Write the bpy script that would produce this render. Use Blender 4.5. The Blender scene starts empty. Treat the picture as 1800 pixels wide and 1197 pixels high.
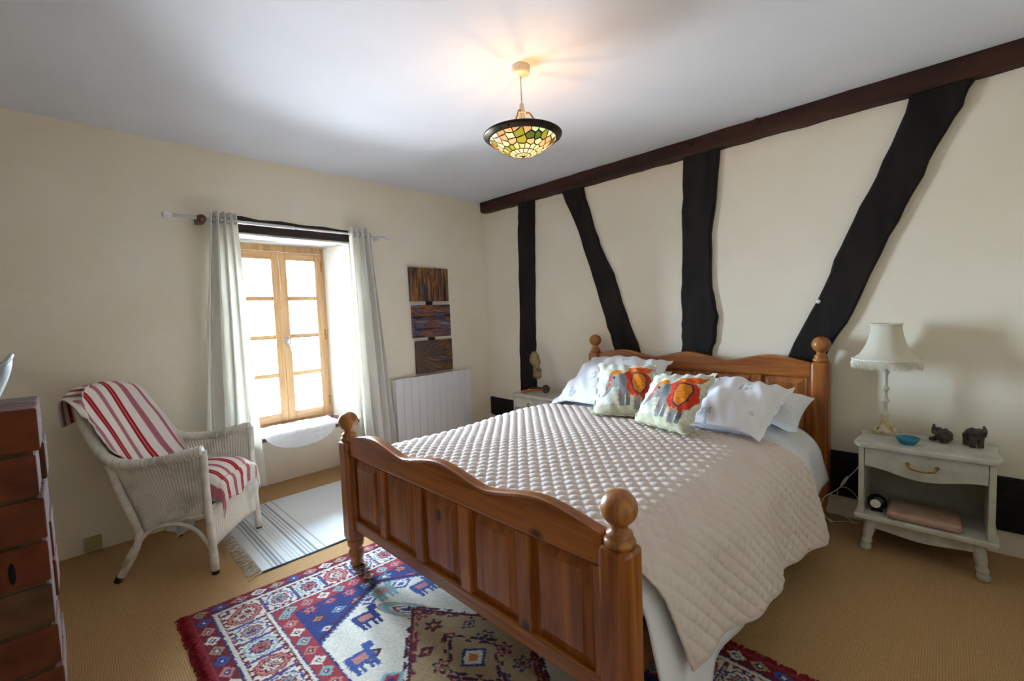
import bpy, bmesh, math, random
import numpy as np
from mathutils import Matrix, Vector
random.seed(7)
rng = np.random.default_rng(7)
scene = bpy.context.scene
C = scene.collection

# ---------------------------------------------------------------- camera
FPX, CX, CY = 774.0, 900.0, 598.5            # focal length and centre of the 1800x1197 frame, in pixels
CAM = np.array([3.4, -3.1, 1.25])
RCW = np.array([[0.71421658, 0.01672368, -0.69972495],
                [0.69892903, -0.07034768, 0.71172285],
                [-0.0373214, -0.99738233, -0.06193215]])
cd = bpy.data.cameras.new('camera'); cam = bpy.data.objects.new('camera', cd); C.objects.link(cam)
cd.sensor_width = 36.0; cd.lens = FPX / 1800 * 36.0; cd.clip_start = 0.02
m4 = Matrix.Identity(4)
for i in range(3):
    m4[i][0] = RCW[i][0]; m4[i][1] = -RCW[i][1]; m4[i][2] = -RCW[i][2]; m4[i][3] = CAM[i]
cam.matrix_world = m4
scene.camera = cam

# ---------------------------------------------------------------- daylight and exposure
world = bpy.data.worlds.new('daylight'); scene.world = world; world.use_nodes = True
wb = world.node_tree.nodes['Background']
wb.inputs[1].default_value = 84.0
# overcast-bright sky above, duller sunless street below the horizon
wt = world.node_tree; wn = wt.nodes; wl = wt.links
wc = wn.new('ShaderNodeTexCoord'); wx = wn.new('ShaderNodeSeparateXYZ'); wr = wn.new('ShaderNodeValToRGB')
wl.new(wc.outputs['Generated'], wx.inputs[0])
wm = wn.new('ShaderNodeMath'); wm.operation = 'MULTIPLY_ADD'; wm.inputs[1].default_value = .5; wm.inputs[2].default_value = .5
wl.new(wx.outputs[2], wm.inputs[0]); wl.new(wm.outputs[0], wr.inputs[0]); wl.new(wr.outputs[0], wb.inputs[0])
wr.color_ramp.elements[0].position = .44; wr.color_ramp.elements[0].color = (.32, .36, .40, 1)
wr.color_ramp.elements[1].position = .54; wr.color_ramp.elements[1].color = (.58, .79, 1.0, 1)
pl = bpy.data.lights.new('window_portal', 'AREA'); pl.shape = 'RECTANGLE'; pl.size = 1.5; pl.size_y = 0.78
pl.cycles.is_portal = True
po = bpy.data.objects.new('window_portal', pl); C.objects.link(po)
po.location = (-0.44, -1.875, 1.14); po.rotation_euler = (0, -math.pi / 2, 0)
vs = scene.view_settings
vs.view_transform = 'Standard'; vs.look = 'None'; vs.gamma = 1.0; vs.use_curve_mapping = False
vs.exposure = 1.36

# ---------------------------------------------------------------- helpers
def on(px, axis, val):                       # pixel -> point on an axis-aligned plane
    r = RCW @ np.array([px[0] - CX, px[1] - CY, FPX]); a = 'xyz'.index(axis)
    return CAM + (val - CAM[a]) / r[a] * r

def thing(name, label, cat, loc=(0, 0, 0), rz=0.0, group=None):
    o = bpy.data.objects.new(name, None); C.objects.link(o); o.empty_display_size = .05
    o.location = loc; o.rotation_euler = (0, 0, rz); o['label'] = label; o['category'] = cat
    if group: o['group'] = group
    return o
def tag(o, label, cat, group=None):
    o['label'] = label; o['category'] = cat
    if group: o['group'] = group
    return o
def struct(o):
    o['kind'] = 'structure'; return o

class MB:
    def __init__(s): s.v = []; s.f = []; s.c = []
    def add(s, vs_, fs, col=None):
        k = len(s.v); s.v += [tuple(map(float, p)) for p in vs_]; s.f += [tuple(i + k for i in f) for f in fs]
        if col is not None: s.c += [col] * len(vs_)
        return s
    def box(s, x0, x1, y0, y1, z0, z1):
        return s.add([(x0,y0,z0),(x1,y0,z0),(x1,y1,z0),(x0,y1,z0),(x0,y0,z1),(x1,y0,z1),(x1,y1,z1),(x0,y1,z1)],
                     [(0,3,2,1),(4,5,6,7),(0,1,5,4),(1,2,6,5),(2,3,7,6),(3,0,4,7)])
    def prism(s, poly, ax, d0, d1):           # poly in the two other axes, extruded along ax
        n = len(poly)
        def P(a, b, d): return {'x': (d, a, b), 'y': (a, d, b), 'z': (a, b, d)}[ax]
        s.add([P(a, b, d0) for a, b in poly] + [P(a, b, d1) for a, b in poly],
              [tuple(range(n))[::-1], tuple(range(n, 2 * n))] + [(i, (i + 1) % n, n + (i + 1) % n, n + i) for i in range(n)])
        return s
    def tube(s, pts, r, n=10, closed=False, squash=1.0):
        pts = [np.array(p, float) for p in pts]; N = len(pts)
        if not hasattr(r, '__len__'): r = [r] * N
        vs_ = []; prev = None
        for i, p in enumerate(pts):
            if closed: t = pts[(i + 1) % N] - pts[i - 1]
            else: t = pts[min(i + 1, N - 1)] - pts[max(i - 1, 0)]
            t = t / (np.linalg.norm(t) + 1e-9)
            if prev is None:
                a = np.array([0, 0, 1.0]) if abs(t[2]) < .9 else np.array([1.0, 0, 0])
                u = np.cross(t, a)
            else: u = prev - t * (prev @ t)
            u /= np.linalg.norm(u); prev = u; w = np.cross(t, u)
            for k in range(n):
                q = 2 * math.pi * k / n
                vs_.append(p + r[i] * (math.cos(q) * u + squash * math.sin(q) * w))
        fs = []
        for i in range(N if closed else N - 1):
            j = (i + 1) % N
            for k in range(n): fs.append((i*n+k, i*n+(k+1)%n, j*n+(k+1)%n, j*n+k))
        if not closed: fs += [tuple(range(n))[::-1], tuple((N-1)*n + k for k in range(n))]
        return s.add(vs_, fs)
    def lathe(s, prof, c=(0, 0, 0), n=24, sx=1.0, sy=1.0, axis='z'):
        vs_ = []
        for r, z in prof:
            for k in range(n):
                q = 2 * math.pi * k / n
                p = (r * math.cos(q) * sx, r * math.sin(q) * sy, z)
                if axis == 'x': p = (p[2], p[0], p[1])
                if axis == 'y': p = (p[0], p[2], p[1])
                vs_.append((c[0] + p[0], c[1] + p[1], c[2] + p[2]))
        fs = []
        for i in range(len(prof) - 1):
            for k in range(n): fs.append((i*n+k, i*n+(k+1)%n, (i+1)*n+(k+1)%n, (i+1)*n+k))
        m = len(prof) - 1
        fs += [tuple(range(n))[::-1], tuple(m*n + k for k in range(n))]
        return s.add(vs_, fs)
    def ball(s, c, r, n=16, sc=(1, 1, 1)):
        prof = [(max(1e-4, math.sin(math.pi * i / (n//2+2))), -math.cos(math.pi * i / (n//2+2))) for i in range(n//2 + 3)]
        k = len(s.v); s.lathe(prof, (0, 0, 0), n)
        s.v[k:] = [(c[0] + x*r*sc[0], c[1] + y*r*sc[1], c[2] + z*r*sc[2]) for x, y, z in s.v[k:]]
        return s
    def grid(s, P, closeu=False, cols=None):  # P: array [n][m][3]
        P = np.asarray(P, float); n, m = P.shape[:2]; k = len(s.v)
        s.v += [tuple(p) for p in P.reshape(-1, 3).tolist()]
        if cols is not None: s.c += [tuple(c) for c in np.asarray(cols, float).reshape(-1, 3).tolist()]
        for i in range(n if closeu else n - 1):
            j = (i + 1) % n
            s.f += [(k+i*m+b, k+j*m+b, k+j*m+b+1, k+i*m+b+1) for b in range(m - 1)]
        return s
    def xf(s, fn): s.v = [tuple(fn(*p)) for p in s.v]; return s
    def build(s, name, mat, parent=None, smooth=False, bevel=0, world=True, solid=0, sub=0, remesh=0, flip=False):
        me = bpy.data.meshes.new(name); o = bpy.data.objects.new(name, me); C.objects.link(o)
        V = np.array(s.v, float)
        if parent is None:
            off = np.array([(V[:,0].min()+V[:,0].max())/2, (V[:,1].min()+V[:,1].max())/2, V[:,2].min()])
            o.location = off
        else:
            o.parent = parent; off = np.zeros(3)
            if world:
                q = parent
                while q: off = off + np.array(q.location); q = q.parent
        V = V - off
        me.from_pydata(V.tolist(), [], s.f)
        if flip: me.flip_normals()
        if s.c and len(s.c) == len(s.v):
            at = me.color_attributes.new('Col', 'FLOAT_COLOR', 'POINT')
            at.data.foreach_set('color', np.c_[np.array(s.c, float), np.ones(len(s.c))].astype(np.float32).ravel())
        if smooth: me.polygons.foreach_set('use_smooth', [True] * len(me.polygons))
        me.update()
        me.materials.append(MAT[mat] if isinstance(mat, str) else mat)
        if remesh:
            md = o.modifiers.new('remesh', 'REMESH'); md.mode = 'VOXEL'; md.voxel_size = remesh; md.use_smooth_shade = True
            sm = o.modifiers.new('smooth', 'SMOOTH'); sm.iterations = 4
        if solid: md = o.modifiers.new('solid', 'SOLIDIFY'); md.thickness = abs(solid); md.offset = 0 if solid > 0 else -1
        if bevel:
            md = o.modifiers.new('bevel', 'BEVEL'); md.width = bevel; md.segments = 2; md.limit_method = 'ANGLE'; md.angle_limit = math.radians(40)
        if sub: md = o.modifiers.new('sub', 'SUBSURF'); md.levels = sub; md.render_levels = sub
        return o

def copy_tree(o, parent=None):
    c = o.copy(); C.objects.link(c)
    if parent: c.parent = parent
    for ch in list(o.children): copy_tree(ch, c)
    return c
def pc_recalc(o):                            # consistent outward normals
    bm = bmesh.new(); bm.from_mesh(o.data); bmesh.ops.recalc_face_normals(bm, faces=bm.faces); bm.to_mesh(o.data); bm.free(); return o
def smoothcurve(pts, n):                     # Catmull-Rom through pts
    P = [np.array(p, float) for p in pts]; P = [2*P[0]-P[1]] + P + [2*P[-1]-P[-2]]; out = []
    S = len(P) - 3
    for i in range(n):
        t = i / (n - 1) * S; k = min(int(t), S - 1); u = t - k
        a, b, c, d = P[k:k+4]
        out.append(.5*((2*b) + (-a+c)*u + (2*a-5*b+4*c-d)*u*u + (-a+3*b-3*c+d)*u**3))
    return out

# ---------------------------------------------------------------- materials
MAT = {}
def lin(c): return tuple((x/12.92 if x <= .04045 else ((x+.055)/1.055)**2.4) for x in c)
def hexc(h): return lin(tuple(int(h[i:i+2], 16)/255 for i in (0, 2, 4)))
def newmat(name):
    m = bpy.data.materials.new(name); m.use_nodes = True; MAT[name] = m
    nt = m.node_tree; return m, nt, nt.nodes, nt.links, nt.nodes['Principled BSDF']
def simple(name, c1, c2=None, rough=.6, nscale=8, bump=0, bscale=60, metal=0, spec=.3, stretch=(1,1,1), coat=0, sheen=0, lo=.35, hi=.65, dist=0):
    m, nt, N, L, b = newmat(name)
    c1 = hexc(c1); c2 = hexc(c2) if c2 else c1
    b.inputs['Roughness'].default_value = rough; b.inputs['Metallic'].default_value = metal
    b.inputs['Specular IOR Level'].default_value = spec
    if coat: b.inputs['Coat Weight'].default_value = coat; b.inputs['Coat Roughness'].default_value = .25
    if sheen: b.inputs['Sheen Weight'].default_value = sheen
    tc = N.new('ShaderNodeTexCoord'); mp = N.new('ShaderNodeMapping'); mp.inputs['Scale'].default_value = stretch
    L.new(tc.outputs['Object'], mp.inputs[0])
    n1 = N.new('ShaderNodeTexNoise'); n1.inputs['Scale'].default_value = nscale; n1.inputs['Detail'].default_value = 5; n1.inputs['Distortion'].default_value = dist
    L.new(mp.outputs[0], n1.inputs['Vector'])
    rp = N.new('ShaderNodeValToRGB'); rp.color_ramp.elements[0].position = lo; rp.color_ramp.elements[1].position = hi
    rp.color_ramp.elements[0].color = (*c1, 1); rp.color_ramp.elements[1].color = (*c2, 1)
    L.new(n1.outputs[0], rp.inputs[0]); L.new(rp.outputs[0], b.inputs['Base Color'])
    if bump:
        n2 = N.new('ShaderNodeTexNoise'); n2.inputs['Scale'].default_value = bscale; n2.inputs['Detail'].default_value = 4
        L.new(mp.outputs[0], n2.inputs['Vector'])
        bp = N.new('ShaderNodeBump'); bp.inputs['Strength'].default_value = bump; bp.inputs['Distance'].default_value = .01
        L.new(n2.outputs[0], bp.inputs['Height']); L.new(bp.outputs[0], b.inputs['Normal'])
    return m
def wood(name, c1, c2, knot, axis, rough=.38, coat=.3, knots=True, ks=3.0):
    m, nt, N, L, b = newmat(name)
    b.inputs['Roughness'].default_value = rough; b.inputs['Coat Weight'].default_value = coat; b.inputs['Coat Roughness'].default_value = .25
    tc = N.new('ShaderNodeTexCoord'); mp = N.new('ShaderNodeMapping')
    sc = {'x': (.9, 14, 14), 'y': (14, .9, 14), 'z': (14, 14, .9)}[axis]; mp.inputs['Scale'].default_value = sc
    L.new(tc.outputs['Object'], mp.inputs[0])
    n1 = N.new('ShaderNodeTexNoise'); n1.inputs['Scale'].default_value = 1.3; n1.inputs['Detail'].default_value = 6; n1.inputs['Distortion'].default_value = 1.2
    L.new(mp.outputs[0], n1.inputs['Vector'])
    n2 = N.new('ShaderNodeTexNoise'); n2.inputs['Scale'].default_value = 8; n2.inputs['Detail'].default_value = 3
    L.new(mp.outputs[0], n2.inputs['Vector'])
    ad = N.new('ShaderNodeMath'); ad.operation = 'MULTIPLY_ADD'; ad.inputs[1].default_value = .35
    L.new(n2.outputs[0], ad.inputs[0]); L.new(n1.outputs[0], ad.inputs[2])
    rp = N.new('ShaderNodeValToRGB'); e = rp.color_ramp.elements
    e[0].position = .5; e[0].color = (*hexc(c1), 1); e[1].position = .85; e[1].color = (*hexc(c2), 1)
    L.new(ad.outputs[0], rp.inputs[0])
    out = rp.outputs[0]
    if knots:
        mk = N.new('ShaderNodeMapping'); mk.inputs['Scale'].default_value = {'x': (.6, 1, 1), 'y': (1, .6, 1), 'z': (1, 1, .6)}[axis]
        L.new(tc.outputs['Object'], mk.inputs[0])
        vo = N.new('ShaderNodeTexVoronoi'); vo.inputs['Scale'].default_value = ks * 2.2; L.new(mk.outputs[0], vo.inputs['Vector'])
        r2 = N.new('ShaderNodeValToRGB'); r2.color_ramp.elements[0].position = .06; r2.color_ramp.elements[1].position = .15
        r2.color_ramp.elements[0].color = (1, 1, 1, 1); r2.color_ramp.elements[1].color = (0, 0, 0, 1)
        L.new(vo.outputs['Distance'], r2.inputs[0])
        mx = N.new('ShaderNodeMix'); mx.data_type = 'RGBA'; mx.inputs[7].default_value = (*hexc(knot), 1)
        L.new(r2.outputs[0], mx.inputs[0]); L.new(out, mx.inputs[6]); out = mx.outputs[2]
    L.new(out, b.inputs['Base Color'])
    bp = N.new('ShaderNodeBump'); bp.inputs['Strength'].default_value = .12; bp.inputs['Distance'].default_value = .004
    L.new(n2.outputs[0], bp.inputs['Height']); L.new(bp.outputs[0], b.inputs['Normal'])
    return m
def vcol(name, rough=.85, bump=0, bscale=300, sheen=0, spec=.2, transl=0):
    m, nt, N, L, b = newmat(name); b.inputs['Roughness'].default_value = rough; b.inputs['Specular IOR Level'].default_value = spec
    a = N.new('ShaderNodeVertexColor'); a.layer_name = 'Col'; L.new(a.outputs[0], b.inputs['Base Color'])
    if sheen: b.inputs['Sheen Weight'].default_value = sheen
    if bump:
        tc = N.new('ShaderNodeTexCoord'); n2 = N.new('ShaderNodeTexNoise'); n2.inputs['Scale'].default_value = bscale; L.new(tc.outputs['Object'], n2.inputs['Vector'])
        bp = N.new('ShaderNodeBump'); bp.inputs['Strength'].default_value = bump; bp.inputs['Distance'].default_value = .004
        L.new(n2.outputs[0], bp.inputs['Height']); L.new(bp.outputs[0], b.inputs['Normal'])
    return m

simple('plaster', 'f6ecda', 'f2e7d2', rough=.9, nscale=3, bump=.25, bscale=14, spec=.1)
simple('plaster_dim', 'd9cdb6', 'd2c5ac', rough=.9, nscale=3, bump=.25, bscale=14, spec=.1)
simple('ceiling_paint', 'e8e9ee', 'e4e5ea', rough=.9, nscale=2, bump=.08, bscale=10, spec=.1)
simple('reveal_paint', 'f4f2ea', 'efece2', rough=.85, nscale=4, bump=.25, bscale=18, spec=.1)
simple('black_timber', '120f0e', '241d1a', rough=.75, nscale=10, bump=.8, bscale=18, stretch=(1, 1, .25), spec=.25)
simple('black_timber_h', '120f0e', '241d1a', rough=.75, nscale=10, bump=.8, bscale=18, stretch=(.25, 1, 1), spec=.25)
simple('brown_timber', '2a1710', '46281b', rough=.6, nscale=10, bump=.5, bscale=16, stretch=(.2, 1, 1), spec=.3)
simple('lintel_timber', '1d1613', '3a2d27', rough=.8, nscale=9, bump=.8, bscale=20, stretch=(1, .2, 1))
simple('soffit_wash', 'b9b4ab', '4e443d', rough=.85, nscale=9, bump=.5, bscale=20, stretch=(1, .2, 1), lo=.5, hi=.72)
wood('pine_x', 'b96f2a', '864712', '3c1c0a', 'x')
wood('pine_z', 'b56a28', '7e4010', '3c1c0a', 'z')
wood('pine_y', 'c07a30', '8f4f18', '3c1c0a', 'y')
wood('pine_turned', 'bd7a34', '8f5220', '3c1c0a', 'z', knots=False)
wood('oak_z', 'c89c6a', 'a97c4c', '5a3416', 'z', rough=.45, coat=.15, knots=False)
wood('oak_y', 'c89c6a', 'a97c4c', '5a3416', 'y', rough=.45, coat=.15, knots=False)
wood('sill_wood', '6b3a2a', '4a2519', '2a130c', 'y', knots=False)
simple('white_enamel', 'eceae5', None, rough=.35, spec=.4)
simple('white_metal', 'e8e8ea', None, rough=.35, spec=.5)
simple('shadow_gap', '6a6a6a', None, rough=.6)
simple('chrome', 'd8dadc', None, rough=.2, metal=1)
simple('brass', 'b8893a', '8a6426', rough=.3, metal=1, nscale=40)
simple('bronze', '4a4032', '2e2820', rough=.35, metal=.85, nscale=20)
simple('grey_paint', 'cbc8ba', 'bab7a7', rough=.55, nscale=14, bump=.1, bscale=50, lo=.4, hi=.62)
simple('grey_paint_shade', '9a9a8c', '8c8c7e', rough=.6, nscale=14)  # darker copy of the grey paint, recess shade put into its colour
simple('wicker', 'f3efe4', 'c0c1b8', rough=.75, nscale=7, bump=.5, bscale=220, lo=.48, hi=.70)
simple('cane', 'f2eee2', 'd8d5c8', rough=.6, nscale=16, bump=.2, bscale=70)
simple('dark_foot', '2b2421', None, rough=.6)
simple('white_linen', 'f1f0f2', 'e9e8ec', rough=.9, nscale=5, bump=.15, bscale=25, spec=.1)
simple('mattress_grey', 'cfc9c2', None, rough=.9)
simple('quilt', 'e4d6cd', 'decdc3', rough=.85, nscale=5, bump=.12, bscale=140, spec=.08)
simple('fleece', 'f8f8fa', 'f2f2f5', rough=1, nscale=60, bump=.5, bscale=120, spec=.05)
simple('curtain_cloth', 'efead6', 'e8e2cc', rough=.9, nscale=12, bump=.2, bscale=30)
simple('rug_red', '8e1722', '6e0e18', rough=1, nscale=60)
simple('fringe_cream', 'd8d2c4', 'b4ab9a', rough=1, nscale=60)
simple('stone', 'a58c68', '6f5a40', rough=.9, nscale=30, bump=.8, bscale=50)
simple('dark_wood', '2a1a14', '1a100c', rough=.4, nscale=20)
simple('maraca_orange', 'c4622c', '9c4218', rough=.4, nscale=20)
simple('gourd', '3b2a22', '8a765c', rough=.45, nscale=9, lo=.5, hi=.7)
simple('shade_cloth', 'e9e2d0', 'ddd4be', rough=.9, nscale=30, bump=.2, bscale=90)
simple('lamp_cream', 'ddd6c2', 'b5a684', rough=.5, nscale=24, bump=.2, bscale=60, lo=.45, hi=.7)
simple('lamp_gilt', 'b39a5e', 'd8cfb4', rough=.45, nscale=40)
simple('figurine', '5d534b', '342c28', rough=.45, nscale=35, bump=.4, bscale=80)
simple('clock_black', '0d0d0f', None, rough=.25, spec=.5)
simple('paper_cream', 'e6dfc8', None, rough=.7)
simple('satin_beige', 'c3a18c', 'b08c78', rough=.4, nscale=20, bump=.2, bscale=60, spec=.4)
simple('cable_white', 'dcd8cf', None, rough=.5)
simple('ivory_plastic', 'b9ad80', 'a99c6e', rough=.5)
simple('rose_plastic', 'e9dccb', None, rough=.45)
simple('lead', '1e1a17', None, rough=.5, metal=.6)
simple('mortar', '5e4a36', '4a3826', rough=1, nscale=20, bump=.6, bscale=60)
simple('bucket', 'c8cccb', '8f9797', rough=.5, nscale=7, metal=.2, lo=.45, hi=.7)
simple('dull_black', '141210', None, rough=1)
vcol('printed', .85, .1, 120)
vcol('rug_wool', 1.0, .6, 420)
vcol('woven', .95, .3, 260)

# bricks: each takes its own tone
m, nt, N, L, b = newmat('brick'); b.inputs['Roughness'].default_value = .95
oi = N.new('ShaderNodeObjectInfo'); rp = N.new('ShaderNodeValToRGB'); e = rp.color_ramp.elements
e[0].color = (*hexc('5e3e18'), 1); e[1].color = (*hexc('6e4720'), 1); e[1].position = 1
for p_, c_ in ((.35, '6c3014'), (.7, '5a3e28')): q_ = e.new(p_); q_.color = (*hexc(c_), 1)
L.new(oi.outputs['Random'], rp.inputs[0]); tc = N.new('ShaderNodeTexCoord'); nz = N.new('ShaderNodeTexNoise'); nz.inputs['Scale'].default_value = 22; nz.inputs['Detail'].default_value = 6
L.new(tc.outputs['Object'], nz.inputs['Vector']); mx = N.new('ShaderNodeMix'); mx.data_type = 'RGBA'; mx.blend_type = 'MULTIPLY'
r2 = N.new('ShaderNodeValToRGB'); r2.color_ramp.elements[0].color = (.55, .5, .45, 1); r2.color_ramp.elements[1].color = (1.15, 1.1, 1.05, 1); r2.color_ramp.elements[0].position = .3; r2.color_ramp.elements[1].position = .7
L.new(nz.outputs[0], r2.inputs[0]); mx.inputs[0].default_value = 1; L.new(rp.outputs[0], mx.inputs[6]); L.new(r2.outputs[0], mx.inputs[7]); L.new(mx.outputs[2], b.inputs['Base Color'])
bp = N.new('ShaderNodeBump'); bp.inputs['Strength'].default_value = .7; bp.inputs['Distance'].default_value = .006; L.new(nz.outputs[0], bp.inputs['Height']); L.new(bp.outputs[0], b.inputs['Normal'])

# sisal carpet: fine woven ribs
m, nt, N, L, b = newmat('sisal'); b.inputs['Roughness'].default_value = 1; b.inputs['Specular IOR Level'].default_value = .1
tc = N.new('ShaderNodeTexCoord')
w1 = N.new('ShaderNodeTexWave'); w1.inputs['Scale'].default_value = 42; w1.inputs['Distortion'].default_value = .6; w1.inputs['Detail'].default_value = 1; w1.bands_direction = 'X'
w2 = N.new('ShaderNodeTexWave'); w2.inputs['Scale'].default_value = 42; w2.inputs['Distortion'].default_value = .6; w2.inputs['Detail'].default_value = 1; w2.bands_direction = 'Y'
nz = N.new('ShaderNodeTexNoise'); nz.inputs['Scale'].default_value = 160
for q_ in (w1, w2, nz): L.new(tc.outputs['Object'], q_.inputs['Vector'])
mu = N.new('ShaderNodeMath'); mu.operation = 'ADD'; L.new(w1.outputs['Fac'], mu.inputs[0]); L.new(w2.outputs['Fac'], mu.inputs[1])
m2 = N.new('ShaderNodeMath'); m2.operation = 'MULTIPLY_ADD'; m2.inputs[1].default_value = .3; L.new(mu.outputs[0], m2.inputs[0]); L.new(nz.outputs[0], m2.inputs[2])
rp = N.new('ShaderNodeValToRGB'); rp.color_ramp.elements[0].position = .45; rp.color_ramp.elements[1].position = 1.0
rp.color_ramp.elements[0].color = (*hexc('9f7b50'), 1); rp.color_ramp.elements[1].color = (*hexc('c09b6e'), 1)
L.new(m2.outputs[0], rp.inputs[0]); L.new(rp.outputs[0], b.inputs['Base Color'])
bp = N.new('ShaderNodeBump'); bp.inputs['Strength'].default_value = .5; bp.inputs['Distance'].default_value = .004; L.new(m2.outputs[0], bp.inputs['Height']); L.new(bp.outputs[0], b.inputs['Normal'])

# window glass: clear with a faint gloss, lets daylight straight through
m, nt, N, L, b = newmat('pane_glass'); N.remove(b)
tr = N.new('ShaderNodeBsdfTransparent'); gl = N.new('ShaderNodeBsdfGlossy'); gl.inputs['Roughness'].default_value = .02
fr = N.new('ShaderNodeFresnel'); mxs = N.new('ShaderNodeMixShader'); L.new(fr.outputs[0], mxs.inputs[0]); L.new(tr.outputs[0], mxs.inputs[1]); L.new(gl.outputs[0], mxs.inputs[2])
L.new(mxs.outputs[0], N['Material Output'].inputs[0])
def cloth_translucent(name, col, f):
    m, nt, N, L, b = newmat(name); b.inputs['Roughness'].default_value = .9; b.inputs['Base Color'].default_value = (*hexc(col), 1); b.inputs['Specular IOR Level'].default_value = .1
    t = N.new('ShaderNodeBsdfTranslucent'); t.inputs[0].default_value = (*hexc(col), 1); mm = N.new('ShaderNodeMixShader'); mm.inputs[0].default_value = f
    tc = N.new('ShaderNodeTexCoord'); nz = N.new('ShaderNodeTexVoronoi'); nz.inputs['Scale'].default_value = 26; nz.feature = 'DISTANCE_TO_EDGE'; L.new(tc.outputs['Object'], nz.inputs['Vector'])
    bp = N.new('ShaderNodeBump'); bp.inputs['Strength'].default_value = .15; bp.inputs['Distance'].default_value = .004; L.new(nz.outputs['Distance'], bp.inputs['Height']); L.new(bp.outputs[0], b.inputs['Normal'])
    L.new(b.outputs[0], mm.inputs[1]); L.new(t.outputs[0], mm.inputs[2]); L.new(mm.outputs[0], N['Material Output'].inputs[0])
cloth_translucent('curtain', 'fbf8f0', .25)
cloth_translucent('lampshade', 'ece4d0', .25)
def blue_glass():
    m, nt, N, L, b = newmat('blue_glass'); b.inputs['Base Color'].default_value = (*hexc('2f9cc4'), 1); b.inputs['Roughness'].default_value = .12; b.inputs['Transmission Weight'].default_value = .45
blue_glass()
m, nt, N, L, b = newmat('bulb'); b.inputs['Emission Color'].default_value = (1, .72, .42, 1); b.inputs['Emission Strength'].default_value = 12; b.inputs['Base Color'].default_value = (1, .9, .75, 1)
def stained(name, col):
    m, nt, N, L, b = newmat(name); b.inputs['Base Color'].default_value = (*hexc(col), 1); b.inputs['Roughness'].default_value = .25
    t = N.new('ShaderNodeBsdfTranslucent'); t.inputs[0].default_value = (*hexc(col), 1); mm = N.new('ShaderNodeMixShader'); mm.inputs[0].default_value = .8
    b.inputs['Emission Color'].default_value = (*hexc(col), 1); b.inputs['Emission Strength'].default_value = 1.1   # added glow of the glass itself, on top of the bulb
    L.new(b.outputs[0], mm.inputs[1]); L.new(t.outputs[0], mm.inputs[2]); L.new(mm.outputs[0], N['Material Output'].inputs[0])
for k_, c_ in dict(glass_cream='f0dcae', glass_pink='e6a884', glass_peach='e8b88c', glass_green='86943a', glass_dark_green='4c6430', glass_mint='c2dcc0', glass_amber='d07c44').items(): stained(k_, c_)
# painted canvases: streaky impasto, one per direction
def canvas(name, mode, cols, scale):
    m, nt, N, L, b = newmat(name); b.inputs['Roughness'].default_value = .5
    tc = N.new('ShaderNodeTexCoord'); mp = N.new('ShaderNodeMapping'); L.new(tc.outputs['Object'], mp.inputs[0])
    nz = N.new('ShaderNodeTexNoise'); nz.inputs['Detail'].default_value = 3; nz.inputs['Roughness'].default_value = .55
    if mode == 'v': mp.inputs['Scale'].default_value = (1, 40, 2.2)
    elif mode == 'h': mp.inputs['Scale'].default_value = (1, 3, 42)
    nz.inputs['Scale'].default_value = scale
    if mode == 'r':
        mp.inputs['Rotation'].default_value = (0, math.pi/2, 0)
        sp = N.new('ShaderNodeSeparateXYZ'); L.new(tc.outputs['Object'], sp.inputs[0])
        sy = N.new('ShaderNodeMath'); sy.operation = 'ADD'; sy.inputs[1].default_value = .20; L.new(sp.outputs[1], sy.inputs[0])
        at = N.new('ShaderNodeMath'); at.operation = 'ARCTAN2'; L.new(sp.outputs[2], at.inputs[0]); L.new(sy.outputs[0], at.inputs[1])
        le = N.new('ShaderNodeVectorMath'); le.operation = 'LENGTH'; L.new(tc.outputs['Object'], le.inputs[0])
        cb = N.new('ShaderNodeCombineXYZ'); L.new(at.outputs[0], cb.inputs[0]); L.new(le.outputs['Value'], cb.inputs[1])
        sc = N.new('ShaderNodeVectorMath'); sc.operation = 'MULTIPLY'; sc.inputs[1].default_value = (14, 5, 1); L.new(cb.outputs[0], sc.inputs[0]); L.new(sc.outputs[0], nz.inputs['Vector'])
    else: L.new(mp.outputs[0], nz.inputs['Vector'])
    rp = N.new('ShaderNodeValToRGB'); rp.color_ramp.elements[0].position = .38; rp.color_ramp.elements[1].position = .64
    rp.color_ramp.elements[0].color = (*hexc(cols[0]), 1); rp.color_ramp.elements[1].color = (*hexc(cols[-1]), 1)
    for i, c_ in enumerate(cols[1:-1]): q_ = rp.color_ramp.elements.new(.38 + .26*(i+1)/(len(cols)-1)); q_.color = (*hexc(c_), 1)
    L.new(nz.outputs[0], rp.inputs[0]); L.new(rp.outputs[0], b.inputs['Base Color'])
    bp = N.new('ShaderNodeBump'); bp.inputs['Strength'].default_value = .8; bp.inputs['Distance'].default_value = .006; L.new(nz.outputs[0], bp.inputs['Height']); L.new(bp.outputs[0], b.inputs['Normal'])
canvas('canvas_v', 'v', ('0f0c10', '57485a', '1d1718', 'b0702c', '2a2024', 'c98a3e'), .85)
canvas('canvas_h', 'h', ('100d12', '6a6480', '221a22', 'b2642c', '3a3040', '857c92'), .85)
canvas('canvas_r', 'r', ('0f0c10', '57525c', '1c1718', '96622e', '26201f', '85808a'), 1.0)

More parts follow.
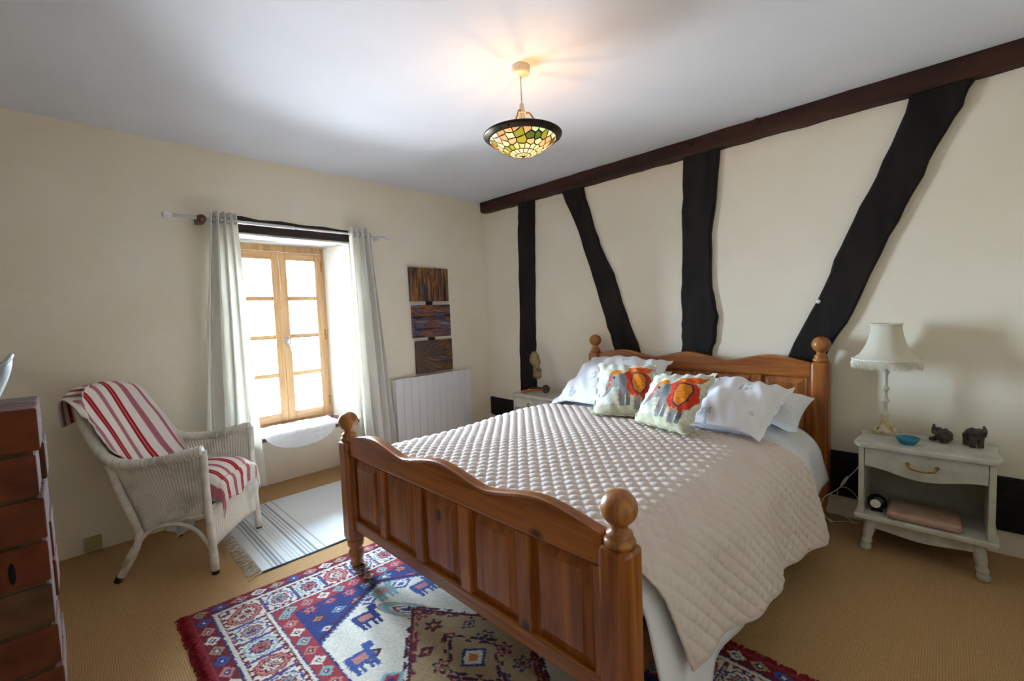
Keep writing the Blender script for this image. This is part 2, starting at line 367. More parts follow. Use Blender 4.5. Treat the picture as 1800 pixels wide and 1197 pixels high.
# ================================================================ the room
CEIL = 2.375; XR = 4.1; YF = -3.9
struct(MB().box(-.5, XR, YF, .0, -.12, 0).build('floor', 'sisal'))
struct(MB().box(-.5, XR, YF, .2, CEIL, CEIL + .15).build('ceiling', 'ceiling_paint'))
struct(MB().box(-.5, XR, 0, .2, -.12, CEIL).build('wall_back', 'plaster'))
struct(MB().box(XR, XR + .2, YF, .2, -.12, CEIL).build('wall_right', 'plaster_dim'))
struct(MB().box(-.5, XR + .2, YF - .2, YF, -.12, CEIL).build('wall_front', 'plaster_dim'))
WL, WR, LT = -2.32, -1.455, 1.85             # window recess: left and right on the wall face, lintel underside
w = MB()
w.prism([(0, YF), (0, WL), (-.36, -2.235), (-.5, -2.235), (-.5, YF)], 'z', 0, CEIL)
w.prism([(0, 0), (-.5, 0), (-.5, -1.52), (-.36, -1.52), (0, WR)], 'z', 0, CEIL)
w.box(-.5, 0, WL, WR, 1.955, CEIL)
w.box(-.5, -.40, WL, WR, 1.80, 1.955)
# wall below the sill leans back towards its foot
w.prism([(-.5, 0), (-.29, 0), (-.05, .41), (-.5, .41)], 'y', WL - .0, WR)
struct(w.build('wall_left', 'plaster'))
# bright painted facing of the window reveals
struct(MB().prism([(.0005, WR - .001), (-.36, -1.521), (-.36, -1.524), (.0005, WR - .004)], 'z', .435, LT).build('trim_1', 'reveal_paint'))
struct(MB().prism([(.0005, WL + .001), (-.36, -2.234), (-.36, -2.231), (.0005, WL + .004)], 'z', .435, LT).build('trim_2', 'reveal_paint'))

# ---- timbers of the half-timbered wall
def timber(name, left, right, label, y0=-.035, mat='black_timber', group='black timbers in the bed wall', n=26, amp=.006, seed=0):
    r = np.random.default_rng(seed)
    l = smoothcurve([(a, 0, z) for a, z in left], n); rr = smoothcurve([(a, 0, z) for a, z in right], n)
    k = np.array([0] + list(np.cumsum(r.normal(0, 1, n - 1)))); 
    P = np.zeros((6, n, 3))
    for i in range(n):
        a, c = l[i], rr[i]; j1, j2 = r.normal(0, amp), r.normal(0, amp)
        d = .008 * r.random()
        P[0, i] = (a[0] + j1, -.0005, a[2]); P[1, i] = (a[0] + j1, y0 + .010, a[2]); P[2, i] = (a[0] + j1 + .012, y0 - d*.3, a[2])
        P[3, i] = (c[0] + j2 - .012, y0 - d*.3, c[2]); P[4, i] = (c[0] + j2, y0 + .010, c[2]); P[5, i] = (c[0] + j2, -.0005, c[2])
    b = MB().grid(P)
    b.f += [tuple(i * n for i in range(6)), tuple(i * n + n - 1 for i in range(6))[::-1]]
    o = pc_recalc(b.build(name, mat)); tag(o, label, 'beam', group); return o
timber('timber_post', [(.525, 2.268), (.505, 1.9), (.498, 1.41), (.478, .9), (.466, .396)], [(.717, 2.268), (.70, 1.9), (.681, 1.3), (.67, .9), (.66, .396)],
       'narrow black upright timber nearest the window wall, behind the small carved stone', seed=1, amp=.003)
timber('timber_brace', [(1.04, 2.268), (1.188, 1.944), (1.282, 1.674), (1.383, 1.365), (1.472, 1.087), (1.52, .93), (1.62, .6), (1.68, .396)],
       [(1.25, 2.268), (1.346, 1.941), (1.431, 1.703), (1.535, 1.49), (1.628, 1.197), (1.738, .917), (1.84, .6), (1.90, .396)],
       'slim black timber brace slanting down to the right behind the headboard', seed=2, amp=.003)
timber('timber_post', [(2.096, 2.268), (2.085, 1.722), (2.074, 1.247), (2.07, .94), (2.065, .396)],
       [(2.329, 2.268), (2.309, 1.967), (2.281, 1.768), (2.271, 1.469), (2.288, 1.316), (2.313, 1.182), (2.297, 1.01), (2.266, .932), (2.27, .7), (2.27, .396)],
       'wide black upright timber with a bulging lower edge behind the middle of the headboard', seed=3, amp=.003)
br4 = timber('timber_brace', [(3.265, 2.268), (3.172, 2.005), (3.062, 1.749), (2.963, 1.502), (2.863, 1.235), (2.723, .924), (2.55, .55), (2.47, .396)],
       [(3.489, 2.268), (3.443, 2.155), (3.358, 1.982), (3.267, 1.767), (3.17, 1.537), (3.042, 1.212), (2.946, .996), (2.77, .6), (2.67, .396)],
       'thick black timber brace leaning up to the right above the right bedpost', seed=4, amp=.004)
# ceiling beam: rough-sawn, chamfered lower edge
n = 40; P = np.zeros((5, n, 3)); r_ = np.random.default_rng(11)
for i in range(n):
    x = .03 + (XR - .05 - .03) * i / (n - 1); j = r_.normal(0, .003); j2 = r_.normal(0, .003)
    for k, (y, z) in enumerate([(-.0005, CEIL - .0005), (-.06 + j, CEIL - .0005), (-.06 + j, 2.288 + j2), (-.05 + j, 2.272 + j2), (-.0005, 2.266 + j2)]): P[k, i] = (x, y, z)
b = MB().grid(P, closeu=True); b.f += [tuple(i * n for i in range(5)), tuple(i * n + n - 1 for i in range(5))[::-1]]
cb = pc_recalc(b.build('ceiling_beam', 'brown_timber')); tag(cb, 'long dark brown timber beam running along the top of the bed wall under the ceiling', 'beam')
for px in ((1213, 252), (1330, 213), (1012, 322), (918, 352)):
    p = on(px, 'y', -.062)
    MB().lathe([(.004, -.006), (.018, -.006), (.02, .006)], (p[0], -.062, p[2]), 10, axis='y').build('peg', 'brown_timber', cb)
# sole plate low along the wall (broken off before the corner)
pts_t = [(.03, .392), (.2, .386), (.6, .378), (1.3, .384), (2.2, .384), (3.0, .386), (4.07, .384)]
pts_b = [(.03, .215), (.10, .195), (.25, .150), (.34, .10), (1.3, .12), (2.2, .125), (3.0, .125), (4.07, .122)]
prof = pts_b + pts_t[::-1]
o = MB().prism(prof, 'y', -.026, -.0005).build('sole_plate', 'black_timber_h', bevel=.006); tag(pc_recalc(o), 'low black horizontal timber along the foot of the bed wall', 'beam')
# small white disc nailed on the thick brace, dark nail in the plaster
p = on((1438, 530), 'y', -.045)
o = MB().lathe([(.010, .004), (.012, 0), (.009, -.004), (.001, -.005)], (p[0], -.040, p[2]), 16, axis='y').build('round_disc', 'white_enamel', smooth=True); tag(o, 'tiny round white disc fixed on the thick black leaning brace', 'disc')
p = on((1301, 633), 'y', 0)
o = MB().lathe([(.004, .002), (.007, -.002), (.003, -.012), (.001, -.013)], (p[0], -.002, p[2]), 8, axis='y').build('nail', 'dark_foot'); tag(o, 'small dark nail in the plaster just above the headboard', 'nail')
# lintel
lt = thing('timber_lintel', 'dark weathered timber lintel with pale worn underside over the window', 'beam', (-.2, -1.9, LT))
top = [(WL, 1.962), (-2.2, 1.972), (-2.1, 1.958), (-1.95, 1.966), (-1.8, 1.956), (-1.66, 1.962), (-1.5, 1.952), (WR, 1.95)]
MB().prism([(WL, LT + .012), (WR, LT + .012)] + top[::-1], 'x', -.30, .006).build('beam_face', 'lintel_timber', lt, bevel=.004)
MB().box(-.40, .003, WL + .002, WR - .002, LT, LT + .012).build('soffit_board', 'soffit_wash', lt)
# cable box low on the window wall
sk = thing('junction_box', 'small ivory socket box low on the wall behind the wicker chair', 'socket', (.012, -3.063, .01))
MB().box(0, .024, -3.10, -3.027, .01, .088).build('case', 'ivory_plastic', sk, bevel=.004)
MB().box(.024, .027, -3.085, -3.043, .028, .07).build('cover_plate', 'ivory_plastic', sk, bevel=.002)

# ---- window
win = struct(bpy.data.objects.new('window_1', None)); C.objects.link(win); win.location = (-.36, -1.875, .44)
win['label'] = 'honey oak casement window with two four-pane sashes'
X0, X1 = -.40, -.345
F0, F1, FZ0, FZ1, MID = -2.235, -1.522, .437, 1.85, -1.879
f = MB(); f.box(X0-.02, X1, F0, F0+.028, FZ0, FZ1); f.box(X0-.02, X1, F1-.026, F1, FZ0, FZ1); f.box(X0-.02, X1, F0+.028, F1-.026, FZ1-.05, FZ1); f.box(X0-.02, X1, F0+.028, F1-.026, FZ0, FZ0+.022)
f.build('window_frame', 'oak_z', win, bevel=.003)
for k, (a, c) in enumerate(((F0 + .03, MID - .0015), (MID + .0015, F1 - .028))):
    st = .055; zt, zb = FZ1 - .053, FZ0 + .024; rt, rb = .062, .066
    xs0, xs1 = X0 + .002, X1 + .012
    sash = MB().box(xs0, xs1, a, a + st, zb, zt).box(xs0, xs1, c - st, c, zb, zt).build('sash', 'oak_z', win, bevel=.004)
    MB().box(xs0, xs1, a + st, c - st, zt - rt, zt).build('top_rail', 'oak_y', sash, bevel=.003)
    MB().box(xs0, xs1, a + st, c - st, zb, zb + rb).build('bottom_rail', 'oak_y', sash, bevel=.003)
    z0, z1 = zb + rb, zt - rt; H = (z1 - z0) / 4
    for i in range(1, 4): MB().box(xs0 + .006, xs1 - .008, a + st, c - st, z0 + H*i - .017, z0 + H*i + .017).build('muntin', 'oak_y', sash, bevel=.003)
    for i in range(4): MB().box(xs0 + .022, xs0 + .026, a + st, c - st, z0 + H*i + (.017 if i else 0), z0 + H*(i+1) - (.017 if i < 3 else 0)).build('pane', 'pane_glass', sash)
p = on((506, 600), 'x', X1 + .02)
hd = MB().box(X1+.012, X1+.022, p[1]-.016, p[1]+.012, p[2]-.03, p[2]+.04).build('handle_plate', 'chrome', win, bevel=.004)
MB().tube([(X1+.018, p[1], p[2]+.02), (X1+.05, p[1], p[2]+.02), (X1+.056, p[1]+.004, p[2]), (X1+.05, p[1]+.012, p[2]-.09)], [.009, .009, .01, .006], 10).build('handle', 'chrome', hd, smooth=True)
for px in ((568, 470), (576, 588), (584, 703)):
    q = on(px, 'x', X1 + .014); MB().lathe([(.007, -.04), (.007, .04)], (X1 + .012, F1 - .028, q[2]), 10).ball((X1+.012, F1-.028, q[2]+.043), .006, 8).build('hinge', 'brass', win)
MB().box(-.36, .012, WL + .003, WR - .003, .408, .436).build('window_sill', 'sill_wood', win, bevel=.006)

# ================================================================ radiator
R0, R1, RZ0, RZ1 = -1.165, -.338, .165, .722
rad = thing('radiator', 'white slatted panel radiator on the wall below the three canvases', 'radiator', (.06, -.75, RZ0))
MB().box(.030, .078, R0 + .006, R1 - .006, RZ0 + .01, RZ1 - .012).build('body', 'white_metal', rad, bevel=.006)
nW = (R1 - R0) / 11
for i in range(11): MB().box(.078, .10, R0 + nW*i + .0018, R0 + nW*(i+1) - .0018, RZ0, RZ1).build('panel', 'white_metal', rad, bevel=.004)
MB().box(.079, .084, R0 + .003, R1 - .003, RZ0 + .004, RZ1 - .004).build('gap_shade', 'shadow_gap', rad)  # grey sheet that paints the shade seen between the panels
for z in (RZ0 + .06, RZ1 - .06):
    for y in (R0 + .1, R1 - .1): MB().box(.001, .032, y - .015, y + .015, z - .02, z + .02).build('bracket', 'white_metal', rad)
e = MB().lathe([(.012, 0), (.012, .03), (.018, .03), (.018, .045)], (.06, R1 + .0, RZ0 + .05), 14, axis='y').build('valve_body', 'white_enamel', rad, smooth=False)
MB().lathe([(.020, .0), (.022, .02), (.020, .05), (.012, .055)], (.06, R1 + .03, RZ0 + .05), 16).build('thermostat_knob', 'white_enamel', e)
MB().lathe([(.010, -.0), (.010, -.05), (.016, -.05), (.016, -.07)], (.055, R0 + .03, RZ0 + .02), 12).build('pipe_union', 'white_enamel', rad)

# ================================================================ canvases
art = thing('canvas_triptych', 'three small dark abstract canvases hung one below another beside the window', 'painting', (.02, -.71, .72))
for k, (y0, y1, z0, z1, m_) in enumerate(((-.93, -.511, 1.388, 1.69, 'canvas_v'), (-.918, -.503, 1.058, 1.354, 'canvas_h'), (-.901, -.498, .735, 1.03, 'canvas_r'))):
    pn = MB().box(-.015, .015, -(y1-y0)/2, (y1-y0)/2, -(z1-z0)/2, (z1-z0)/2).build('canvas_panel', m_, art, bevel=.004, world=False)
    pn.location = (.020 - art.location.x, (y0+y1)/2 - art.location.y, (z0+z1)/2 - art.location.z)
for z0, z1, y in ((1.34, 1.40, -.72), (1.01, 1.07, -.71)): MB().box(.003, .012, y - .035, y + .035, z0, z1).build('connector', 'dark_foot', art)

# ================================================================ curtains and rod
RX, RZ = .10, 1.91
rod = thing('curtain_rod', 'thin white curtain rod above the window held by a red-brown wooden bracket', 'curtain rod', (RX, -1.9, RZ))
MB().tube([(RX, -2.60, RZ), (RX, -1.9, RZ)], .011, 12).build('thick_tube', 'white_metal', rod, smooth=True)
MB().tube([(RX, -1.9, RZ), (RX, -1.19, RZ)], .008, 12).build('thin_tube', 'white_metal', rod, smooth=True)
MB().lathe([(.012, 0), (.018, -.03), (.019, -.045), (.010, -.05)], (RX, -2.595, RZ), 14, axis='y').build('end_cap', 'white_metal', rod, smooth=True)
MB().lathe([(.009, 0), (.014, .03), (.015, .04), (.008, .045)], (RX, -1.195, RZ), 14, axis='y').build('end_cap', 'white_metal', rod, smooth=True)
bk = MB().box(.001, .07, -2.472, -2.432, RZ - .028, RZ + .022).box(.07, .115, -2.472, -2.432, RZ - .03, RZ - .011).build('bracket', 'sill_wood', rod, bevel=.006)
MB().lathe([(.02, -.01), (.026, 0), (.02, .012)], (.118, -2.452, RZ - .005), 14, axis='x').build('bracket_knob', 'sill_wood', bk, smooth=True)
MB().box(0, .09, -1.245, -1.225, RZ - .02, RZ - .009).build('bracket', 'white_metal', rod)
def curtain(name, yt0, yt1, yb0, yb1, zt, zb, nf, label, seed, ringside):
    r = np.random.default_rng(seed); n, m_ = 170, 120; P = np.zeros((n, m_, 3)); ph = r.random(4) * 6
    for i in range(n):
        u = i / (n - 1)
        for j in range(m_):
            t = (j / (m_ - 1)) ** 1.7; z = zt + (zb - zt) * t
            y = (yt0 + (yt1 - yt0) * u) * (1 - t) + (yb0 + (yb1 - yb0) * u) * t
            a = .034 * (1 + .35 * t)
            s = math.sin(2 * math.pi * nf * (u + .02 * math.sin(3*t + ph[0])) + .5) + .25 * t * math.sin(2*math.pi*nf*2.3*u + ph[1] + 2*t)
            P[i, j] = (RX + a * s + .012 * t * math.sin(5*u + ph[2]), y + .008 * t * math.sin(7*u + 3*t + ph[3]), z + .012 * t * math.sin(3*u + ph[1]))
    cm = MB().grid(P)                        # eyelet holes where the rod passes through the cloth
    cm.f = [f for f in cm.f if min(math.hypot(cm.v[q][0] - RX, cm.v[q][2] - RZ) for q in f) > .0145]
    o = tag(cm.build(name, 'curtain', smooth=True, solid=.0025), label, 'curtain', 'cream curtains at the window')
    k = 2 * nf
    for q in range(k + 1):
        u = (q - .5/math.pi*0 ) / k - .5/(2*math.pi*nf)
        if 0 < u < 1:
            y = yt0 + (yt1 - yt0) * u; a = np.linspace(0, 2*math.pi, 16, endpoint=False)
            MB().tube([(RX + .019*math.cos(x), y + .003*math.cos(x), RZ + .019*math.sin(x)) for x in a], .0035, 6, closed=True).build('eyelet', 'chrome', o, smooth=True)
    return o
curtain('curtain', -2.405, -2.262, -2.545, -2.20, 1.962, .14, 4, 'cream eyelet curtain gathered left of the window behind the wicker chair', 3, 1)
curtain('curtain', -1.497, -1.325, -1.47, -1.20, 1.965, .10, 4, 'cream eyelet curtain gathered right of the window beside the radiator', 5, -1)

# ---- fleece on the sill
n, m_ = 90, 60; P = np.zeros((n, m_, 3)); yc, hw = -1.905, .285
for i in range(n):
    s = -1 + 2 * i / (n - 1); y = yc + hw * s - .0
    drop = .112 * max(0, 1 - (abs(s + .04) / .86)**2.2) ** .6 if abs(s + .04) < .86 else 0.0; back = .27 * (1 - .12 * s * s)
    L_ = back + .02 + drop
    for j in range(m_):
        d = L_ * j / (m_ - 1)
        if d < back: x, z = -.25 + (d + .27 - back), .448
        elif d < back + .03: a = (d - back) / .03 * math.pi / 2; x, z = .02 + .016 * math.sin(a), .448 - .016 * (1 - math.cos(a))
        else: x, z = .036, .432 - (d - back - .03)
        q = .0045 * (math.sin(61*y + 3*math.sin(40*d)) * math.sin(70*d + 2*math.sin(33*y))) + r_.normal(0, .0009)
        P[i, j] = (x + q * (0 if d < back else 1), y, z + q * (1 if d < back else .3))
o = tag(MB().grid(P).build('fleece_mat', 'fleece', smooth=True, solid=-.012), 'rounded white fleece mat lying on the windowsill and hanging over its edge', 'mat')

# ================================================================ bed
YFT, YHD, BW = -2.14, -.085, 1.52
def X0(y): return 1.296 + (y - YFT) * (.087 / 2.06)
def sh(x, y, z): return (x + X0(y), y, z)
bed = thing('pine_bed', 'honey pine double bed with panelled footboard, wavy top rails and ball finials', 'bed', (2.1, -1.1, 0))
def B(mb, name, mat, parent=None, **k): return mb.xf(sh).build(name, mat, parent or bed, **k)
hs = .0425
def finial(zb, c):
    pr = [(.030, 0), (.039, .004), (.041, .012), (.038, .020), (.032, .024), (.034, .029), (.033, .037), (.024, .043), (.021, .052), (.024, .060)]
    bz, br = .100, .047
    for i in range(3, 15): a = -math.pi/2 + math.pi * i / 14; pr.append((max(.001, br * math.cos(a)), bz + br * math.sin(a)))
    return MB().lathe([(r, zb + z) for r, z in pr], c, 28)
for u in (0, BW):
    post = B(MB().prism([(u-hs, YFT-hs), (u+hs, YFT-hs), (u+hs, YFT+hs), (u-hs, YFT+hs)], 'z', .15, .648), 'footpost', 'pine_z', bevel=.014)
    B(finial(.646, (u, YFT, 0)), 'ball_finial', 'pine_turned', post, smooth=True)
    B(MB().lathe([(.024, .0135), (.030, .017), (.033, .024), (.026, .038), (.028, .042), (.034, .055), (.038, .074), (.034, .092), (.026, .102), (.033, .110), (.039, .120), (.039, .136), (.036, .15)], (u, YFT, 0), 24), 'turned_leg', 'pine_turned', post, smooth=True)
    hp = B(MB().prism([(u-hs, YHD-hs), (u+hs, YHD-hs), (u+hs, YHD+hs), (u-hs, YHD+hs)], 'z', .12, .908), 'headpost', 'pine_z', bevel=.014)
    B(finial(.906, (u, YHD, 0)), 'ball_finial', 'pine_turned', hp, smooth=True)
    B(MB().lathe([(.024, .0), (.031, .008), (.033, .03), (.026, .05), (.036, .08), (.038, .12)], (u, YHD, 0), 20), 'turned_leg', 'pine_turned', hp, smooth=True)
def ztop(u, lo, hi):
    d = min(abs(u - c) for c in (.255, .76, 1.265)) / .2525
    k = max(0, 1 - d); s = k * k * (3 - 2 * k)
    return lo + (hi - lo) * (s ** .85)
def board(y, zp0, zp1, lo, hi, zr0, nm):
    a, e = hs - .002, BW - hs + .002; n = 90
    us = [a + (e - a) * i / n for i in range(n + 1)]
    t = .022
    B(MB().prism([(a, zp1)] + [(e, zp1)] + [(u, ztop(u, lo, hi)) for u in us[::-1]], 'y', y - t, y + t), nm + '_top_rail', 'pine_x', bevel=.010)
    B(MB().prism([(a, zr0), (e, zr0), (e, zp0), (a, zp0)], 'y', y - t, y + t), nm + '_bottom_rail', 'pine_x', bevel=.006)
    pw = (e - a) / 5; sw = .056
    for i in range(6):
        c = a + pw * i; s0, s1 = c - sw/2, c + sw/2
        if i == 0: s0, s1 = a, a + .03
        if i == 5: s0, s1 = e - .03, e
        B(MB().box(s0, s1, y - t, y + t, zp0, zp1), nm + '_stile', 'pine_z', bevel=.005)
    for i in range(5):
        p0 = a + pw * i + (sw/2 if i else .03); p1 = a + pw * (i+1) - (sw/2 if i < 4 else .03)
        rings = [(0, .003), (.008, .003), (.036, .015), (.0385, .0195)]
        mb = MB()
        for sgn in (-1, 1):
            vs_ = []; fs = []
            for (ins, h) in rings:
                vs_ += [(p0+ins, y+sgn*h, zp0+ins), (p1-ins, y+sgn*h, zp0+ins), (p1-ins, y+sgn*h, zp1-ins), (p0+ins, y+sgn*h, zp1-ins)]
            for q in range(len(rings)-1):
                for c in range(4): fs.append((q*4+c, q*4+(c+1)%4, (q+1)*4+(c+1)%4, (q+1)*4+c))
            k = (len(rings)-1)*4; fs.append((k, k+1, k+2, k+3))
            if sgn > 0: fs = [f[::-1] for f in fs]
            mb.add(vs_, fs)
        pc_recalc(B(mb, nm + '_panel', 'pine_z'))
board(YFT, .268, .578, .668, .707, .212, 'footboard')
board(YHD, .34, .812, .897, .94, .28, 'headboard')
for u in (.018, BW - .018): B(MB().box(u - .014, u + .014, YFT + hs, YHD - hs, .23, .36), 'side_rail', 'pine_y', bevel=.004)

# ---- mattress and covers
mt = MB().box(.135, BW - .07, YFT + .075, YHD - .07, .27, .515).xf(sh).build('mattress', 'mattress_grey', bevel=.04, smooth=True)
tag(mt, 'grey-white mattress showing beside the right bedpost under the bedclothes', 'mattress')
def ztopbed(y): return float(np.interp(y, [-2.1, -2.0, -1.5, -1.1, -.7, -.2], [.560, .580, .598, .604, .590, .57]))
def drape(name, mat, y_head, y_foot, hemL, hemR, off, nu, nv, fn=None, wob=1.0, thick=-.012, rec=0.0):
    # cross-section walked outwards from the bed's middle line; hemL/hemR give the hem height along the bed
    P = np.zeros((nu, nv, 3)); UV = np.zeros((nu, nv, 2))
    half = BW / 2
    for j in range(nv):
        t = j / (nv - 1)
        yb = y_foot + (y_head(0) - y_foot) * t
        zt = ztopbed(yb) + off
        for side, hem in ((-1, hemL), (1, hemR)):
            flat, R = (.60, .20) if side > 0 else (.55, .16)
            total_arc = R * math.radians(79)
            hz = hem(yb); N2 = nu // 2
            # length needed to reach the hem
            zdrop = zt + .02 - hz
            arcdrop = R * (1 - math.cos(math.radians(79)))
            Ltot = flat + total_arc + max(.02, (zdrop - arcdrop) / math.sin(math.radians(79)))
            for i in range(N2 + 1):
                s = Ltot * i / N2
                if s < flat: x, z, = s, .02 * (1 - (s / flat)**2) - .0
                elif s < flat + total_arc:
                    a = (s - flat) / R; x, z = flat + R * math.sin(a), -R * (1 - math.cos(a))
                else:
                    q = s - flat - total_arc; a = math.radians(79)
                    x, z = flat + R * math.sin(a) + q * math.cos(a), -R * (1 - math.cos(a)) - q * math.sin(a)
                s_ = side * s
                yf = y_foot + rec * max(0, s_ - .72); yy = yf + (y_head(s_) - yf) * t
                hang = max(0, (s - flat) / .4)
                x += off * 1.1 * min(1, hang * 2.5) + wob * .016 * hang * math.sin(yy * 9 + 1.3 + .8*side) + wob * .006 * hang * math.sin(yy * 23)
                z += .006 * math.sin(3.1*s_ + 4*yy) + .004 * math.sin(7*yy - 5*s_)
                col = N2 + side * i
                if col < nu:
                    P[col, j] = (half + side * x, yy, ztopbed(yy) + off + z); UV[col, j] = (s_, yy)
    if fn is not None:
        du = np.gradient(P, axis=0); dv = np.gradient(P, axis=1); nn = np.cross(du, dv); nn /= np.linalg.norm(nn, axis=2, keepdims=True) + 1e-9
        nn *= np.sign(nn[nu//2, nv//2, 2]); P += nn * fn(UV[..., 0], UV[..., 1])[..., None]
    b = MB().grid(P).xf(sh); o = b.build(name, mat, smooth=True, solid=thick)
    return o
duv = drape('duvet', 'white_linen', lambda s: -.33 + .03 * math.sin(4*s) + .3 * max(0, s - .62), YFT + .055, lambda y: .40, lambda y: float(np.interp(y, [-2.1, -1.9, -1.5, -.7, -.5, -.33], [.05, .10, .26, .26, .26, .30])), .006, 101, 90,
            fn=lambda u, v: .002*np.sin(11*u + 6*v) + .003*np.clip(np.abs(u) - .65, 0, .3)/.3*np.sin(30*v + 5*u), wob=1.0, thick=-.008)
tag(duv, 'white duvet under the quilt, hanging down at the right side of the bed', 'duvet')
def quilting(u, v):
    c = .041; a = (u + v) / math.sqrt(2) / c; b_ = (u - v) / math.sqrt(2) / c
    h = np.abs(np.sin(np.pi * a)) * np.abs(np.sin(np.pi * b_))
    edge = np.clip((np.minimum.reduce([np.arange(u.shape[0])[:, None] + 0*u, u.shape[0] - 1 - np.arange(u.shape[0])[:, None] + 0*u, np.arange(u.shape[1])[None, :] + 0*u, u.shape[1] - 1 - np.arange(u.shape[1])[None, :] + 0*u])) / 5.0, 0, 1)
    return edge * .0100 * np.sqrt(h + 1e-6) + edge * .0006 * np.sin(160*u + 40*np.sin(30*v)) * np.sin(150*v)
ql = drape('quilted_bedspread', 'quilt', lambda s: -.83 - .06*math.cos(2.2*s) + .36 * max(0, s - .62), YFT + .058, lambda y: .39,
           lambda y: float(np.interp(y, [-2.1, -1.95, -1.5, -1.1, -.7], [.25, .245, .215, .185, .125])), .034, 521, 321, fn=quilting, rec=.34, wob=1.0, thick=-.008)
tag(ql, 'pale pinkish-beige diamond-quilted bedspread covering the bed', 'bedspread')

# ---- pillows and cushions
def in_poly(px, py, poly):
    ins = np.zeros(px.shape, bool); n = len(poly)
    for i in range(n):
        x1, y1 = poly[i]; x2, y2 = poly[i - 1]
        if y1 == y2: continue
        c = ((y1 > py) != (y2 > py)) & (px < (x2 - x1) * (py - y1) / (y2 - y1) + x1); ins ^= c
    return ins
def pillow(name, BL, BR, TR, TL, thick, flange, mat, label, group, n=70, paint=None, seed=0, wr=.006, pinch=.05, cat='pillow', sag=0):
    BL, BR, TR, TL = [np.array(p, float) for p in (BL, BR, TR, TL)]
    r = np.random.default_rng(seed); ph = r.random(8) * 6.28
    g = np.linspace(-1, 1, n); U, V = np.meshgrid(g, g, indexing='ij')
    nr = np.cross(BR - BL, TL - BL); nr /= np.linalg.norm(nr)
    if nr @ (CAM - BL) < 0: nr = -nr
    U2 = U * (1 - pinch * (1 - V**2)); V2 = V * (1 - pinch * (1 - U**2))
    a, c = (U2 + 1) / 2, (V2 + 1) / 2
    base = (BL*((1-a)*(1-c))[..., None] + BR*(a*(1-c))[..., None] + TR*(a*c)[..., None] + TL*((1-a)*c)[..., None])
    fu = np.clip(1 - (np.abs(U) / (1 - flange))**2.4, 0, 1); fv = np.clip(1 - (np.abs(V) / (1 - flange))**2.4, 0, 1)
    t = thick * (fu * fv) ** .45
    edge = np.clip((np.maximum(np.abs(U), np.abs(V)) - (1 - flange)) / max(flange, 1e-3), 0, 1) if flange > 0 else 0
    w_ = wr * (np.sin(5*U + 3*V + ph[0]) * np.sin(4*V - 2*U + ph[1]) + .6*np.sin(11*U*V + 7*U + ph[2]) + .5*np.sin(9*V + 12*U + ph[3])*np.sin(6*U + ph[4]))
    rip = edge * .007 * np.sin(16 * (U * (np.abs(V) > np.abs(U)) + V * (np.abs(U) >= np.abs(V))) + ph[5])
    front = base + nr * (t * .62 + w_ * np.clip(t / thick * 2, 0, 1) + rip + .002)[..., None]
    back = base - nr * (t * .38 - rip + .002)[..., None]
    front[..., 2] -= sag * (1 - U**2) * (1 - V**2)
    def bedtop(x, y):                         # upper surface of the covers a pillow rests on
        s = x - X0(y) - BW/2; fl, R = np.where(s > 0, .60, .55), np.where(s > 0, .20, .16); k = np.clip((np.abs(s) - fl) / R, 0, .98)
        zz = np.interp(y, [-2.1, -2.0, -1.5, -1.1, -.7, -.2], [.560, .580, .598, .604, .590, .57]); return zz + np.where(y < -.72, .074, .046) - R * (1 - np.sqrt(1 - k*k))
    back[..., 2] = np.maximum(back[..., 2], bedtop(back[..., 0], back[..., 1])); front[..., 2] = np.maximum(front[..., 2], bedtop(front[..., 0], front[..., 1]) + .005)
    cols = None
    if paint is not None: cols = paint((U + 1) / 2, (V + 1) / 2, r)
    mb = MB(); mb.grid(front, cols=cols); k = len(mb.v); mb.grid(back, cols=cols)
    f2 = mb.f[(n-1)*(n-1):]; mb.f[(n-1)*(n-1):] = [f[::-1] for f in f2]
    for i in range(n - 1):
        for A in ((i, i+1), ((n-1)*n + i + 1, (n-1)*n + i), ((i+1)*n, i*n), (i*n + n-1, (i+1)*n + n-1)): mb.f.append((A[1], A[0], A[0]+k, A[1]+k))
    o = pc_recalc(mb.build(name, mat, smooth=True)); tag(o, label, cat, group); return o
WHITE = np.array(lin((.945, .94, .95)))
def flowers(spots):
    def paint(U, V, r):
        c = np.ones(U.shape + (3,)) * WHITE
        for (x, y, s) in spots:
            for k in range(16):
                q = r.random()*6.28; d = s * r.random()**.6; rr = s * (.10 + .16 * r.random())
                m_ = ((U - x - d*math.cos(q))/1.0)**2 + ((V - y - d*1.3*math.sin(q)) / 1.4)**2 < rr*rr
                col = np.array(lin([(.62, .68, .74), (.55, .64, .66), (.72, .76, .82), (.60, .68, .62)][k % 4])); c[m_] = .35*c[m_] + .65*col
        return c
    return paint
pillow('pillow', (1.46, -.30, .56), (2.05, -.30, .56), (2.05, -.14, .80), (1.46, -.14, .80), .13, 0, 'white_linen', 'plain white pillow hidden mostly behind the left pillow sham', 'plain white pillows', seed=3)
pillow('pillow', (2.18, -.56, .60), (2.885, -.56, .60), (2.90, -.24, .72), (2.18, -.24, .72), .15, 0, 'white_linen', 'plain white pillow lying behind the flowered sham by the right bedpost', 'plain white pillows', seed=4)
pillow('pillow_sham', (1.42, -.72, .60), (2.10, -.74, .635), (2.08, -.19, .885), (1.40, -.165, .875), .17, .09, 'printed', 'white pillow with faint blue sprigs leaning at the left end of the headboard', 'flowered pillow shams', n=110,
       paint=flowers([(.10, .66, .035), (.25, .15, .06), (.42, .35, .05), (.62, .75, .04), (.8, .3, .05)]), seed=5, wr=.012)
